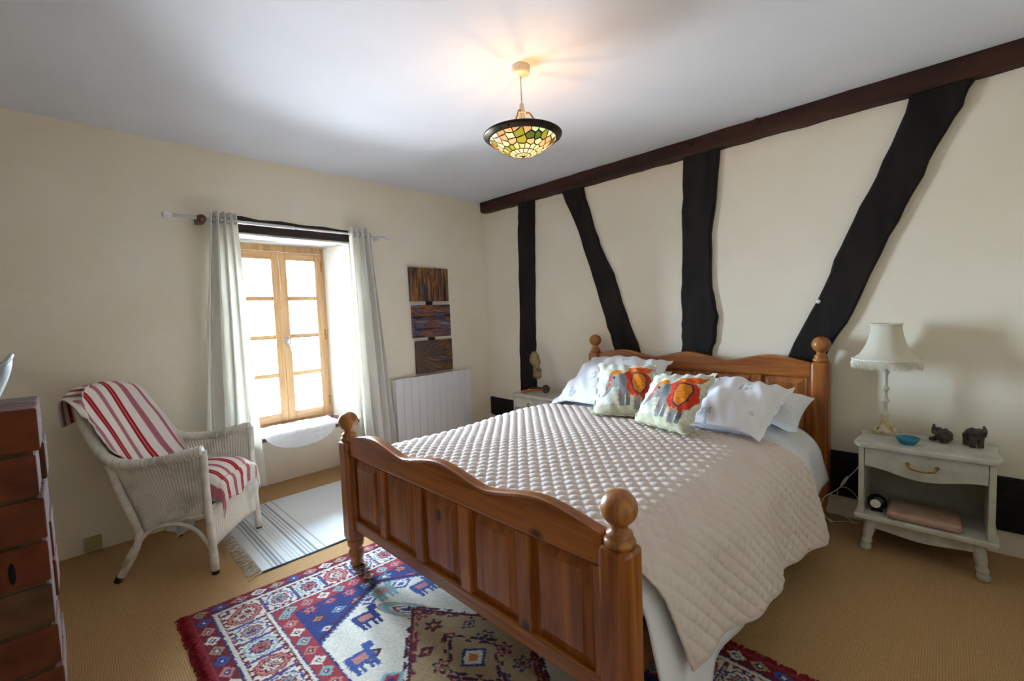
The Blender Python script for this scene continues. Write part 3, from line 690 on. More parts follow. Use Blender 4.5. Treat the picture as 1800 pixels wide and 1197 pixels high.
pillow('pillow_sham', (2.42, -.96, .648), (2.825, -.97, .632), (2.852, -.45, .802), (2.40, -.43, .815), .16, .09, 'printed', 'white pillow with blue flower sprigs leaning at the right, beside the elephant cushion', 'flowered pillow shams', n=110,
       paint=flowers([(.64, .60, .07), (.34, .13, .07), (.22, .80, .06), (.54, .93, .04), (.84, .2, .03)]), seed=6, wr=.010)
def elephant(U, V, r):
    sage = np.array(lin((.85, .845, .78))); c = np.ones(U.shape + (3,)) * sage
    n1 = np.sin(9*U + 5*V) * np.sin(7*V - 4*U) + .6*np.sin(23*U*V + 3)
    c *= (1 + .05 * n1)[..., None]; mott = 1 + .10*np.sin(17*U + 9*np.sin(11*V)) * np.sin(19*V + 5*np.sin(13*U)) + .06*r.normal(0, 1, U.shape)
    c[V < .17] *= np.array([.80, .78, .66])
    def P(poly, col, a=1.0, noise=.12):
        m_ = in_poly(U, V, poly); k = 1 + noise * np.sin(40*U + 11*np.sin(30*V)) * np.sin(37*V)
        c[m_] = (1-a)*c[m_] + a*np.array(lin(col)) * k[m_][:, None]
    def E(x, y, rx, ry, col, a=1.0, noise=.12):
        P([(x + rx*math.cos(q), y + ry*math.sin(q)) for q in np.linspace(0, 2*math.pi, 24, endpoint=False)], col, a, noise)
    gray = (.56, .56, .55); dk = (.40, .41, .43); red = (.80, .24, .14); org = (.88, .52, .14); navy = (.22, .22, .34)
    P([(.44, .14), (.52, .14), (.54, .45), (.42, .5), (.43, .3)], gray); P([(.55, .15), (.61, .15), (.62, .42), (.54, .44)], dk)
    P([(.68, .10), (.76, .10), (.80, .44), (.68, .44)], gray); P([(.79, .12), (.85, .12), (.88, .44), (.80, .46)], dk)
    P([(.42, .36), (.46, .66), (.58, .74), (.80, .74), (.90, .62), (.92, .44), (.84, .36), (.62, .34)], gray)
    P([(.22, .58), (.26, .70), (.34, .76), (.46, .74), (.52, .62), (.48, .50), (.38, .44), (.30, .44)], (.62, .60, .58))
    P([(.22, .58), (.30, .46), (.28, .38), (.22, .30), (.14, .27), (.08, .31), (.06, .38), (.08, .38), (.11, .33), (.16, .32), (.20, .38), (.19, .48)], gray)
    P([(.10, .34), (.16, .29), (.26, .30), (.30, .36), (.28, .30), (.18, .25), (.10, .28)], (.80, .78, .80))
    P([(.42, .70), (.52, .72), (.55, .60), (.52, .46), (.46, .44), (.42, .54)], (.50, .50, .50))
    P([(.24, .66), (.28, .74), (.36, .79), (.44, .78), (.47, .70), (.36, .68)], org); P([(.24, .64), (.30, .66), (.29, .56), (.24, .54)], (.80, .36, .34))
    E(.25, .50, .03, .03, red, .8); E(.22, .42, .02, .025, red, .8); E(.33, .62, .02, .025, (.2, .18, .18))
    P([(.50, .72), (.60, .80), (.80, .80), (.93, .70), (.97, .52), (.93, .36), (.80, .30), (.64, .32), (.55, .42), (.56, .58)], red)
    P([(.63, .74), (.82, .74), (.88, .64), (.87, .46), (.77, .34), (.66, .40), (.62, .56)], navy)
    P([(.645, .72), (.81, .72), (.862, .63), (.852, .47), (.77, .365), (.675, .415), (.638, .56)], org, noise=.25)
    P([(.56, .78), (.58, .86), (.66, .84), (.76, .88), (.90, .86), (.96, .90), (.92, .78), (.80, .74), (.62, .74)], (.86, .40, .14)); P([(.62, .80), (.70, .82), (.68, .76)], (.92, .62, .24)); P([(.74, .83), (.86, .84), (.80, .77)], red)
    for x, y in ((.43, .22), (.45, .30), (.58, .28), (.70, .22), (.80, .26)): E(x, y, .018, .022, (.72, .30, .28), .6)
    for x in (.60, .68, .76, .86): E(x, .31, .018, .035, (.86, .55, .28), .9)
    return (c * mott[..., None] * np.array([.97, .96, .93])).clip(0, 1)
pillow('elephant_cushion', (2.02, -1.10, .645), (2.335, -.955, .655), (2.235, -.75, .925), (1.862, -.775, .918), .09, .075, 'printed', 'sage cushion printed with a red-saddled elephant, upright left one against the white pillow', 'elephant cushions', n=170, paint=elephant, seed=8, wr=.004, cat='cushion')
pillow('elephant_cushion', (2.268, -1.10, .662), (2.585, -1.19, .662), (2.625, -.90, .920), (2.295, -.885, .898), .09, .075, 'printed', 'sage elephant cushion tilted in front, right one overlapping the other cushion', 'elephant cushions', n=170, paint=elephant, seed=9, wr=.004, cat='cushion')

# ================================================================ rugs
def rug_colours(S, T, Ls, Wd):
    H = lambda h: np.array(hexc(h))
    cream, navy, red, dred, teal, pink, purp, tan, blue = H('d6cdbd'), H('333b6e'), H('9c3a40'), H('74242e'), H('7fa6a8'), H('b97a72'), H('43283e'), H('a58a68'), H('44558e')
    c = np.ones(S.shape + (3,)) * cream
    jr = np.random.default_rng(3); S = S + jr.normal(0, .0014, S.shape); T = T + jr.normal(0, .0014, T.shape)
    dx = np.minimum(S, Ls - S); dy = np.minimum(T, Wd - T); d = np.minimum(dx, dy); w = np.where(dx < dy, T, S)
    def put(m_, col): c[m_] = col
    def band(a, e): return (d >= a) & (d < e)
    def cells(per): q = w / per; k = np.floor(q).astype(int); return (q - k - .5), k
    # outer guard
    put(band(0, .07), dred); f_, k = cells(.075); v = (d - .04) / .05
    dm = np.abs(f_) * 1.9 + np.abs(v) * 1.7
    for i, col in enumerate((tan, blue, pink, cream)): put(band(.012, .07) & (dm < .9) & (k % 4 == i), col)
    put(band(.012, .07) & (dm < .45), navy); put(band(.012, .07) & (dm < .22), cream)
    put(band(.0, .010), red); put(band(.07, .077), navy); put(band(.077, .092), cream); put(band(.092, .096), dred)
    # main cream border with cartouches
    f_, k = cells(.125); v = (d - .163) / .13
    el = (f_ / .42)**2 + (v / .46)**2 + .12 * np.sin(22 * np.arctan2(v, f_))*0 + .10 * np.sin(np.arctan2(v, f_) * 10)
    mb_ = band(.096, .23)
    for i, (o_, in_) in enumerate(((teal, cream), (red, pink), (blue, cream))):
        q = mb_ & (k % 3 == i); put(q & (el < 1.0), o_); put(q & (el < .74), in_); put(q & (el < .45), (navy, dred, red)[i]); put(q & (el < .26), (pink, cream, teal)[i]); put(q & (el < .09), dred)
    zz = np.abs(((w / .021) % 1) - .5) * 2; put(mb_ & (np.abs(f_) > .465) & (zz > .2), blue); put(mb_ & (np.abs(f_) > .44) & (np.abs(f_) < .465), dred)
    put(mb_ & ((np.abs(v) > .42)) & (((w / .03) % 1) < .45), dred)
    put(band(.23, .236), dred); put(band(.236, .248), cream); put(band(.248, .253), navy)
    # red inner guard
    put(band(.253, .318), red); f_, k = cells(.07); v = (d - .285) / .06; dm = np.abs(f_) * 2 + np.abs(v) * 1.8; ig = band(.253, .318)
    for i, col in enumerate((cream, teal, pink)): put(ig & (dm < .85) & (k % 3 == i), col)
    put(ig & (dm < .4), dred); put(ig & (dm < .18), cream); put(band(.318, .325), navy)
    # field
    fi = d >= .325; X = S - Ls / 2; Y = T - Wd / 2; hx, hy = Ls / 2 - .325, Wd / 2 - .325
    put(fi, navy)
    def motif(mask, per, cols, jx=0, jy=0, dens=1.0, sd=0):
        qx, qy = X / per + jx, Y / per + jy; kx, ky = np.floor(qx).astype(int), np.floor(qy).astype(int); a, b_ = qx - kx - .5, qy - ky - .5
        hsh = (np.abs(np.sin(kx * 127.1 + ky * 311.7 + sd) * 43758.5) % 1); rr = np.hypot(a, b_); th = np.arctan2(b_, a)
        pet = rr / (.30 + .09 * np.cos(th * 6 + 6 * hsh)); dia = (np.abs(a) * 1.3 + np.abs(b_) * 1.0) / .36
        q = np.where(hsh > .5, pet, dia); ok = mask & (hsh < dens)
        ci = (hsh * 97).astype(int) % len(cols)
        for i, (o_, in_, ce) in enumerate(cols):
            z = ok & (ci == i); put(z & (q < 1), o_); put(z & (q < .68), in_); put(z & (q < .34), ce)
    motif(fi, .085, [(red, pink, navy), (teal, navy, cream), (dred, tan, red), (blue, cream, red)], sd=3)
    step = np.floor(np.abs(Y) / .018) * .018; edge = hx * 1.0 - .30 * (step / hy) * hx * .95
    hexf = fi & (np.abs(X) < edge - .05); put(fi & (np.abs(X) < edge - .03) & ~hexf, purp); put(hexf, cream)
    put(hexf & (np.abs(X) > edge - .062) , blue)
    hx2 = hexf & (np.abs(X) < edge - .07)
    motif(hx2, .16, [(purp, tan, purp), (teal, red, navy), (blue, cream, blue), (purp, pink, purp)], .3, .1, .55, 9)
    # little quadrupeds and boats on the cream field
    for (ax_, ay_, sx, col) in ((-.52, .12, 1, blue), (-.50, -.16, 1, navy), (-.36, .26, -1, blue), (-.62, -.02, 1, teal), (.5, .15, -1, blue), (.5, -.15, 1, navy), (-.3, -.28, 1, blue)):
        a, b_ = (X - ax_) * sx, (Y - ay_)
        body = (np.abs(a) < .035) & (np.abs(b_) < .05); legs = (a > .03) & (a < .075) & (np.abs(np.abs(b_) - .035) < .008) | (a > .03) & (a < .075) & (np.abs(np.abs(b_) - .015) < .006); head = (np.abs(a + .045) < .02) & (np.abs(b_ - .05) < .02)
        put(hx2 & (body | legs | head), col); put(hx2 & (np.abs(a) < .018) & (np.abs(b_) < .026), pink)
    e1 = ((X + .42) / .11)**2 + ((Y + .02 - .5*(X + .42)) / .045)**2
    put(hx2 & (e1 < 1.25), pink); put(hx2 & (e1 < 1), teal); put(hx2 & (e1 < .42), cream); put(hx2 & (e1 < .28), red); put(hx2 & (e1 < .14), cream); put(hx2 & (e1 < .05), navy)
    # medallion
    md = np.abs(X) / .40 + np.abs(Y) / .27 + .035 * np.sign(np.sin(X * 70)) * np.sign(np.sin(Y * 70))
    put(fi & (md < 1.06), purp); put(fi & (md < 1.0), tan); put(fi & (md < .995) & (md > .93), dred)
    mm = fi & (md < .9); motif(mm, .10, [(purp, tan, dred), (dred, pink, purp), (purp, dred, tan), (navy, tan, purp)], 0, .5, .9, 5)
    put(fi & (md < .42) & (md > .36), purp); put(fi & (md < .36), tan); put(fi & (np.abs(X) + np.abs(Y) < .06), navy); put(fi & (np.abs(X) + np.abs(Y) < .045), cream); put(fi & (np.abs(X) + np.abs(Y) < .024), H('c07a3a'))
    c *= (1 + .10 * jr.normal(0, 1, S.shape).clip(-2, 2) + .05*np.sin(60*T) * np.sin(3*S))[..., None].clip(.6, 1.35)
    return c
def rug(name, A, B_, Cc, D, Ls, Wd, res, zt, colfn, mat, label, cat, rough=.0015):
    # A near-left, B far-left, Cc far-right, D near-right
    ns, nt_ = int(Ls / res), int(Wd / res); S, T = np.meshgrid(np.linspace(0, Ls, ns), np.linspace(0, Wd, nt_), indexing='ij')
    a, c = (S / Ls)[..., None], (T / Wd)[..., None]
    P = (np.array(A)*(1-a)*(1-c) + np.array(B_)*(1-a)*c + np.array(Cc)*a*c + np.array(D)*a*(1-c))
    P3 = np.concatenate([P, np.full(P.shape[:2] + (1,), zt)], axis=2)
    P3[..., 2] += rng.normal(0, rough, P3.shape[:2]) + .002 * np.sin(5*S) * np.sin(7*T)
    P3[0, :, 2] = P3[-1, :, 2] = .0012; P3[:, 0, 2] = P3[:, -1, 2] = .0012
    o = MB().grid(P3, cols=colfn(S, T)).build(name, mat, smooth=True); return tag(o, label, cat)
RL, RW = 2.14, 1.345
g = rug('oriental_rug', (1.105, -2.815), (1.195, -1.47), (3.26, -1.471), (3.25, -2.815), RL, RW, .0042, .010, lambda S, T: rug_colours(S, T, RL, RW), 'rug_wool',
    'red, navy and cream oriental rug with medallion lying under the foot of the bed', 'rug', rough=.0005)
fr_ = MB(); r_ = np.random.default_rng(5)
for (ya, yb, sg) in ((-2.815, -2.852, -1), (-1.471, -1.44, 1)):
    for i in range(260):
        x = 1.11 + 2.13 * i / 259; w_ = .0045; dx = r_.normal(0, .004); yb2 = yb + r_.normal(0, .004)
        fr_.add([(x - w_, ya + .004*sg*-1, .010), (x + w_, ya + .004*sg*-1, .010), (x + w_ + dx, yb2, .002), (x - w_ + dx, yb2, .002), (x + dx, (ya + yb2)/2, .013)], [(0, 1, 4), (1, 2, 4), (2, 3, 4), (3, 0, 4), (3, 2, 1, 0)])
f_ = fr_.build('fringe', 'rug_red', g); f_['kind'] = 'stuff'
def flat_cols(S, T):
    c = np.ones(S.shape + (3,)) * np.array(hexc('d6d6d4')); c *= (1 + .04 * np.sin(T * 900) * np.sin(S * 700))[..., None]
    dk = np.array(hexc('8e8f93')); md = np.array(hexc('b8b8ba'))
    for t0 in (.055, .075, .095, .115, .215, .235, .255, .275, .32): c[np.abs(T - t0) < .0045] = dk
    for t0 in (.15, .17, .19): c[np.abs(T - t0) < .0035] = md
    c[(S > .905)] = np.array(hexc('3a3a3e')); return c
# woven mat: S runs along x, T along y from the fringed end
h = rug('woven_rug', (.06, -2.49), (.075, -1.25), (1.02, -1.25), (.995, -2.49), .92, 1.24, .006, .006, flat_cols, 'woven', 'pale grey flat-woven rug with thin dark stripes between chair and bed', 'rug', rough=.0003)
fr_ = MB()
for i in range(64):
    x = .075 + .91 * i / 63; pts = [(x, -2.485, .005), (x + r_.normal(0, .004), -2.505, .006), (x + r_.normal(0, .008), -2.525, .004), (x + r_.normal(0, .012), -2.548 + r_.normal(0, .006), .003)]
    fr_.tube(pts, [.0035, .003, .003, .002], 5)
f_ = fr_.build('fringe', 'fringe_cream', h); f_['kind'] = 'stuff'

# ================================================================ nightstands
def wavy(x0, x1, zt, zlo, zmid, n=28):        # lower edge with a central dip between two rises
    pts = []
    for i in range(n + 1):
        u = i / n; x = x0 + (x1 - x0) * u
        k = .5 - .5 * math.cos(2 * math.pi * u); e = .5 - .5 * math.cos(2 * math.pi * min(1, 6 * min(u, 1 - u)))
        pts.append((x, zlo + (zmid - zlo) * k + .006 * e * 0))
    return [(x0, zt)] + pts + [(x1, zt)]
def nightstand(label, loc, rz=0):
    t = thing('nightstand', label, 'nightstand', loc, rz, 'grey painted nightstands')
    def A(mb, nm, mat='grey_paint', par=None, **k): return mb.build(nm, mat, par or t, world=False, **k)
    hw, hd = .253, .155
    out = [(-hw, hd), (-hw + .0, .10), (-hw + .012, .03), (-hw + .004, -.05), (-hw - .002, -.11), (-hw + .012, -.13), (-hw + .012, -hd + .008), (-hw + .03, -hd), (-.1, -hd - .004), (0, -hd - .008)]
    out = out + [(-x, y) for x, y in out[::-1][1:]]
    A(MB().prism(out, 'z', .525, .55), 'top', bevel=.007)
    for s in (-1, 1): A(MB().box(s*.222 - .011, s*.222 + .011, -.135, .14, .188, .525), 'side_panel', bevel=.003)
    A(MB().box(-.211, .211, .128, .14, .188, .525), 'back_panel', 'grey_paint_shade')
    A(MB().box(-.211, .211, -.120, .128, .425, .433), 'drawer_floor', 'grey_paint_shade')
    dr = A(pc_prism(wavy(-.209, .209, .521, .432, .398), -.135, -.118), 'drawer', bevel=.003)
    hx = .05
    A(MB().tube(smoothcurve([(-hx, -.136, .474), (-hx, -.155, .473), (-hx + .012, -.160, .459), (0, -.162, .453), (hx - .012, -.160, .459), (hx, -.155, .473), (hx, -.136, .474)], 25), .0038, 8).ball((-hx, -.139, .474), .008, 10).ball((hx, -.139, .474), .008, 10), 'handle', 'brass', dr, smooth=True)
    A(MB().box(-.248, .248, -.152, .145, .163, .188), 'shelf', bevel=.006)
    A(pc_prism(wavy(-.19, .19, .163, .118, .100), -.12, -.105), 'apron', bevel=.002)
    for sx in (-1, 1):
        for sy in (-1, 1):
            pr = [(.016, 0), (.022, .006), (.024, .022), (.018, .034), (.022, .040), (.023, .052), (.018, .060), (.019, .066), (.023, .09), (.024, .13), (.026, .165)]
            lg = MB().lathe(pr, (0, 0, 0), 14)
            lg.xf(lambda x, y, z: (x + sx*(.185 + .02*(1 - z/.165)), y + sy*.105 - .012*(1 - z/.165)*(1 if sy < 0 else -1), z)); A(lg, 'leg', smooth=True)
    return t
def pc_prism(poly, y0, y1): return MB().prism(poly, 'y', y0, y1)
nightstand('pale grey painted nightstand right of the bed carrying the fringed lamp', (3.34, -.232, 0))
nightstand('pale grey painted nightstand in the corner left of the bed, carrying the stone carving', (.935, -.232, 0))

# ---- table lamp
lp = thing('table_lamp', 'cream table lamp with fringed bell shade on the right nightstand', 'lamp', (3.19, -.145, .55))
a3 = np.linspace(0, 2*math.pi, 7)[:-1] + .3
def A(mb, nm, mat, par=None, **k): return mb.build(nm, mat, par or lp, world=False, **k)
A(MB().prism([(.062*math.cos(q), .062*math.sin(q)) for q in np.linspace(0, 2*math.pi, 4)[:-1] - .52], 'z', 0, .014), 'base_plate', 'lamp_gilt', bevel=.005)
A(MB().lathe([(.045, .014), (.043, .022), (.034, .034), (.026, .05), (.020, .075), (.015, .095)], (0, 0, 0), 3 * 4), 'base', 'lamp_gilt', bevel=.002)
for k in range(3):
    q = -.52 + k * 2.094; A(MB().tube([(.05*math.cos(q), .05*math.sin(q), .016), (.04*math.cos(q), .04*math.sin(q), .036), (.022*math.cos(q), .022*math.sin(q), .06), (.014*math.cos(q), .014*math.sin(q), .09)], [.012, .009, .006, .005], 8), 'scroll_foot', 'lamp_gilt', smooth=True)
prof = [(.012, .09), (.018, .098), (.014, .106), (.010, .12), (.009, .16), (.013, .165), (.018, .175), (.013, .186), (.010, .195), (.009, .225), (.016, .232), (.018, .240), (.011, .248), (.009, .262), (.010, .31), (.014, .318), (.018, .326), (.012, .332), (.009, .36), (.008, .50)]
A(MB().lathe(prof, (0, 0, 0), 18), 'stem', 'lamp_cream', smooth=True)
sp = []
for i in range(26):
    t = i / 25; r = .060 + .062 * (t ** 2.1) + .012 * max(0, t - .85) / .15; sp.append((r, .575 - .185 * t))
mb = MB(); n = 40; G = np.zeros((n, 26, 3))
for k in range(n):
    q = 2*math.pi*k/n; lobe = 1 + .03 * abs(math.cos(3*q))
    for i, (r, z) in enumerate(sp): G[k, i] = (r*lobe*math.cos(q), r*lobe*math.sin(q), z)
shd = A(mb.grid(G, closeu=True), 'shade', 'lampshade', smooth=True, solid=.002)
A(MB().tube([(.063*math.cos(q), .063*math.sin(q), .572) for q in np.linspace(0, 2*math.pi, 30)[:-1]], .007, 8, closed=True, squash=.6), 'top_braid', 'shade_cloth', shd, smooth=True)
A(MB().tube([(.136*math.cos(q), .136*math.sin(q), .392) for q in np.linspace(0, 2*math.pi, 40)[:-1]], .007, 8, closed=True), 'lower_braid', 'shade_cloth', shd, smooth=True)
fb = MB(); r_ = np.random.default_rng(2)
for k in range(190):
    q = 2*math.pi*k/190; R_ = .137; d = r_.normal(0, .006); fb.tube([(R_*math.cos(q), R_*math.sin(q), .39), ((R_+.006)*math.cos(q + d), (R_+.006)*math.sin(q + d), .372), ((R_+.003)*math.cos(q + 2*d), (R_+.003)*math.sin(q + 2*d), .350 + r_.normal(0, .004))], [.0018, .0016, .0012], 4)
f_ = A(fb, 'fringe', 'shade_cloth', shd); f_['kind'] = 'stuff'

# ---- things on the nightstands
bw = on((1591, 782), 'z', .552)
o = MB().lathe([(.001, .004), (.024, .004), (.027, 0), (.030, .004), (.040, .018), (.046, .032), (.043, .032), (.036, .018), (.024, .009), (.001, .008)], (3.285, -.29, .5505), 30).build('glass_bowl', 'blue_glass', smooth=True)
tag(o, 'small turquoise blue glass bowl at the foot of the lamp', 'bowl')
def elephant_fig(loc, rz, sitting, label):
    m_ = MB(); s = .045
    if sitting:
        m_.ball((0, 0, .030), .030, 16, (1.25, 1, 1)); m_.ball((.030, 0, .052), .021, 14); m_.tube([(.045, 0, .05), (.060, 0, .048), (.064, 0, .066), (.058, 0, .092)], [.011, .009, .007, .005], 10)
        for y in (-.02, .02): m_.tube([(-.01, y, .02), (.03, y*1.3, .010), (.045, y*1.3, .010)], [.013, .011, .010], 8); m_.ball((.022, y*1.25, .056), .017, 12, (.45, .6, 1.1))
    else:
        m_.ball((0, 0, .056), .030, 16, (1.3, 1, 1)); m_.ball((.040, 0, .074), .021, 14); m_.tube([(.054, 0, .072), (.068, 0, .066), (.074, 0, .085), (.066, 0, .112)], [.012, .010, .008, .006], 10)
        for x in (-.024, .022):
            for y in (-.015, .015): m_.tube([(x, y, .055), (x, y, .02), (x, y, .0)], [.014, .011, .012], 10)
        for y in (-.024, .024): m_.ball((.032, y, .076), .020, 12, (.45, .45, 1.1))
        m_.tube([(-.038, 0, .06), (-.046, 0, .04)], [.004, .003], 6)
    o = m_.build('elephant_figurine', 'figurine', remesh=.003, smooth=True); o.location = loc; o.rotation_euler = (0, 0, rz)
    V = o.data.vertices; tag(o, label, 'figurine', 'elephant figurines'); return o
elephant_fig((3.400, -.165, .551), -2.2, True, 'small dark figurine of a sitting elephant with raised trunk, left of the standing one')
elephant_fig((3.515, -.185, .551), -1.1, False, 'small dark figurine of a standing elephant at the right end of the nightstand')
ck = thing('alarm_clock', 'small round black clock with pale dial on the nightstand shelf', 'clock', (3.175, -.29, .1895))
A(MB().ball((0, 0, .043), .040, 20, (1, .8, 1)), 'case', 'clock_black', ck, smooth=True); A(MB().lathe([(.021, -.031), (.021, -.034), (.001, -.0345)], (-.004, -.0005, .044), 18, axis='y'), 'dial', 'paper_cream', ck)
A(MB().box(-.022, .022, -.02, .02, 0, .006), 'foot', 'clock_black', ck, bevel=.002)
bx_ = MB().box(3.215, 3.475, -.37, -.16, .1895, .2275).build('satin_case', 'satin_beige', bevel=.014, smooth=True); tag(bx_, 'flat pinkish-beige padded case lying on the open nightstand shelf', 'case')
# lamp cable
cbw = thing('lamp_cable', 'white lamp cable with inline switch looping between bed and right nightstand', 'cable', (3.02, -.1, .0))
def wp(px, y): return tuple(on(px, 'y', y))
pts = [(3.10, -.055, .46), wp((1512, 816), -.06), wp((1490, 840), -.06), wp((1478, 855), -.06), wp((1464, 865), -.12), wp((1449, 874), -.165), wp((1442, 890), -.17), wp((1448, 904), -.17), wp((1462, 916), -.15), wp((1485, 925), -.08), wp((1500, 926), -.07), wp((1512, 921), -.05)]
pts = [(x, min(-.03, y), max(.004, z)) for x, y, z in pts]
MB().tube(smoothcurve(pts, 90), .0028, 6).build('wire', 'cable_white', cbw, smooth=True)
pts = [wp((1476, 856), -.06), wp((1490, 858), -.06), wp((1505, 872), -.05), wp((1512, 888), -.04)]
MB().tube(smoothcurve([(x, y, max(.004, z)) for x, y, z in pts], 30), .0024, 6).build('wire', 'cable_white', cbw, smooth=True)
pts = [wp((1472, 862), -.06), wp((1473, 885), -.06), wp((1482, 903), -.07), wp((1500, 920), -.07)]
MB().tube(smoothcurve([(x, y, max(.004, z)) for x, y, z in pts], 30), .0024, 6).build('wire', 'cable_white', cbw, smooth=True)
a, c = np.array(wp((1490, 838), -.06)), np.array(wp((1478, 855), -.06)); MB().tube([a, (a+c)/2, c], [.006, .009, .006], 10).build('inline_switch', 'cable_white', cbw, smooth=True)
a, c = np.array(wp((1456, 912), -.165)), np.array(wp((1463, 918), -.165)); a[2] = max(.008, a[2]); c[2] = max(.008, c[2]); MB().tube([a, (a+c)/2, c], [.005, .008, .006], 10).build('plug', 'cable_white', cbw, smooth=True)

# ---- carving and maraca on the left nightstand
cv = thing('stone_carving', 'rough tan stone carving mounted on a pin and dark block, left nightstand', 'sculpture', (.80, -.16, .55))
A(MB().box(-.045, .045, -.035, .035, 0, .028), 'plinth', 'dark_wood', cv, bevel=.003)
A(MB().tube([(0, 0, .028), (.002, 0, .12)], .004, 8), 'pin', 'dark_foot', cv)
G = np.zeros((20, 26, 3)); r_ = np.random.default_rng(12)
for k in range(20):
    q = 2*math.pi*k/20
    for i in range(26):
        t = i / 25; z = .105 + .245 * t; env = math.sin(math.pi * min(1, max(0, t*.94 + .03))) ** .35
        wx = (.050 + .012*math.sin(9*t + 1) + .006*math.sin(23*t)) * env; wy = (.028 + .006*math.sin(12*t)) * env; jj = 1 + .08*math.sin(5*q + 14*t) + r_.normal(0, .03)
        G[k, i] = (wx*math.cos(q)*jj - .018*(t - .4) + .008*math.sin(6*t), wy*math.sin(q)*jj, z)
st = MB().grid(G, closeu=True); st.f += [tuple(i*26 for i in range(20)), tuple(i*26 + 25 for i in range(20))[::-1]]
pc_recalc(A(st, 'stone', 'stone', cv, smooth=True))
mr = thing('maraca', 'maraca with dark gourd and orange handle lying on the left nightstand', 'maraca', (.90, -.22, .551))
pA, pB = on((927, 689), 'z', .565), on((957, 681), 'z', .575); pB = np.array([.93, -.24, .583]); pA = np.array([.775, -.335, .563])
d = pB - pA; MB().tube([pA, pA + d*.15, pA + d*.4, pA + d*.8, pB], [.009, .013, .010, .011, .009], 12).build('handle', 'maraca_orange', mr, smooth=True)
MB().ball(pB + d/np.linalg.norm(d)*.033, .036, 18).build('gourd', 'gourd', mr, smooth=True)

# ================================================================ wicker armchair (local: a forward, b to the sitter's right)
TH = math.radians(50)
def chx(a, b, z): return (.6225 + a*math.cos(TH) + b*math.sin(TH), -2.51 + a*math.sin(TH) - b*math.cos(TH), z)
ch = thing('wicker_armchair', 'whitewashed wicker armchair with splayed back legs in front of the curtain', 'armchair', (.42, -2.72, 0))
def K(mb, nm, mat, par=None, **k): return mb.xf(chx).build(nm, mat, par or ch, **k)
half = [(.005, .245, .635), (-.06, .252, .622), (-.19, .252, .596), (-.34, .248, .590), (-.43, .240, .625), (-.515, .212, .735), (-.585, .168, .855), (-.628, .10, .906), (-.645, .0, .918)]
rim = half + [(a, -b, z) for a, b, z in half[::-1][1:]]
bot_half = [(-.005, .222, .305), (-.06, .222, .297), (-.15, .222, .283), (-.24, .220, .266), (-.31, .205, .252), (-.335, .17, .250), (-.345, .12, .250), (-.35, .06, .250), (-.35, 0, .250)]
bot = bot_half + [(a, -b, z) for a, b, z in bot_half[::-1][1:]]
N_, M_ = 1050, 16
rc, bc = smoothcurve(rim, N_), smoothcurve(bot, N_); P = np.zeros((N_, M_, 3))
sl = np.cumsum([0] + [np.linalg.norm(rc[i+1] - rc[i]) for i in range(N_-1)])
for i in range(N_):
    rib = .0045 * (abs(math.sin(math.pi * sl[i] / .0175)) - .5)
    for j in range(M_):
        t = j / (M_ - 1); p = rc[i]*(1-t) + bc[i]*t
        out = np.array([p[0] + .22, p[1], 0]); out /= np.linalg.norm(out) + 1e-6
        P[i, j] = p + out * (rib - .010 * math.sin(math.pi * t))
SHELL = P[::6].reshape(-1, 3).copy()
K(MB().grid(P), 'woven_shell', 'wicker', smooth=True, solid=.006)
rp = smoothcurve(rim, 160); K(MB().tube(rp, .025, 12), 'rolled_rim', 'wicker', smooth=True)
# twisted strand over the rim
tw = []
for i, p in enumerate(smoothcurve(rim, 700)):
    q = i * .42; tw.append(p + np.array([0, math.cos(q)*.0245, math.sin(q)*.0245]))
K(MB().tube(tw, .0035, 5), 'rim_binding', 'cane', smooth=True)
K(MB().tube(smoothcurve(bot, 120), .009, 8), 'lower_band', 'wicker', smooth=True)
for s in (1, -1):
    fl = K(MB().tube(smoothcurve([(.004, s*.238, .630), (.002, s*.232, .45), (.006, s*.230, .25), (.011, s*.230, .12), (.014, s*.230, .0005 if s > 0 else .0125)], 24), [.017]*22 + [.016]*2, 14), 'front_leg', 'cane', smooth=True)
    K(MB().tube([(.010, s*.230, .115), (.014, s*.230, .02)], [.019, .0185], 14), 'leg_binding', 'wicker', fl, smooth=True); K(MB().tube([(.014, s*.23, .020), (.014, s*.23, .0005 if s > 0 else .0125)], .017, 12), 'foot', 'dark_foot', fl)
    bl_ = K(MB().tube(smoothcurve([(-.425, s*.243, .59), (-.385, s*.238, .44), (-.335, s*.232, .28), (-.325, s*.232, .22), (-.36, s*.232, .13), (-.43, s*.232, .018)], 30), .017, 14), 'back_leg', 'cane', smooth=True)
    K(MB().tube([(-.345, s*.232, .165), (-.395, s*.232, .085)], .0195, 14), 'leg_binding', 'wicker', bl_, smooth=True); K(MB().tube([(-.424, s*.232, .030), (-.44, s*.232, .003)], [.0185, .017], 12), 'foot', 'dark_foot', bl_)
    K(MB().tube(smoothcurve([(-.345, s*.232, .165), (-.30, s*.230, .225), (-.23, s*.228, .262), (-.14, s*.226, .268), (-.06, s*.226, .225), (-.015, s*.228, .16), (.006, s*.230, .105)], 40), .010, 10), 'arched_brace', 'cane', smooth=True)
# front apron with vertical ribs
n = 260; P = np.zeros((n, 8, 3))
for i in range(n):
    b = -.218 + .436 * i / (n - 1); rib = .005 * abs(math.sin(math.pi * b / .0175))
    for j in range(8): P[i, j] = (.006 + rib, b, .335 - .205 * j / 7 + .012 * math.sin(math.pi * (i/(n-1))) * (j/7))
K(MB().grid(P), 'front_apron', 'wicker', smooth=True, solid=.006)
K(MB().tube([(.010, -.225, .335), (.012, 0, .337), (.010, .225, .335)], .011, 10), 'seat_front_band', 'wicker', smooth=True)
K(MB().box(-.335, .0, -.215, .215, .315, .328), 'seat_base', 'wicker')
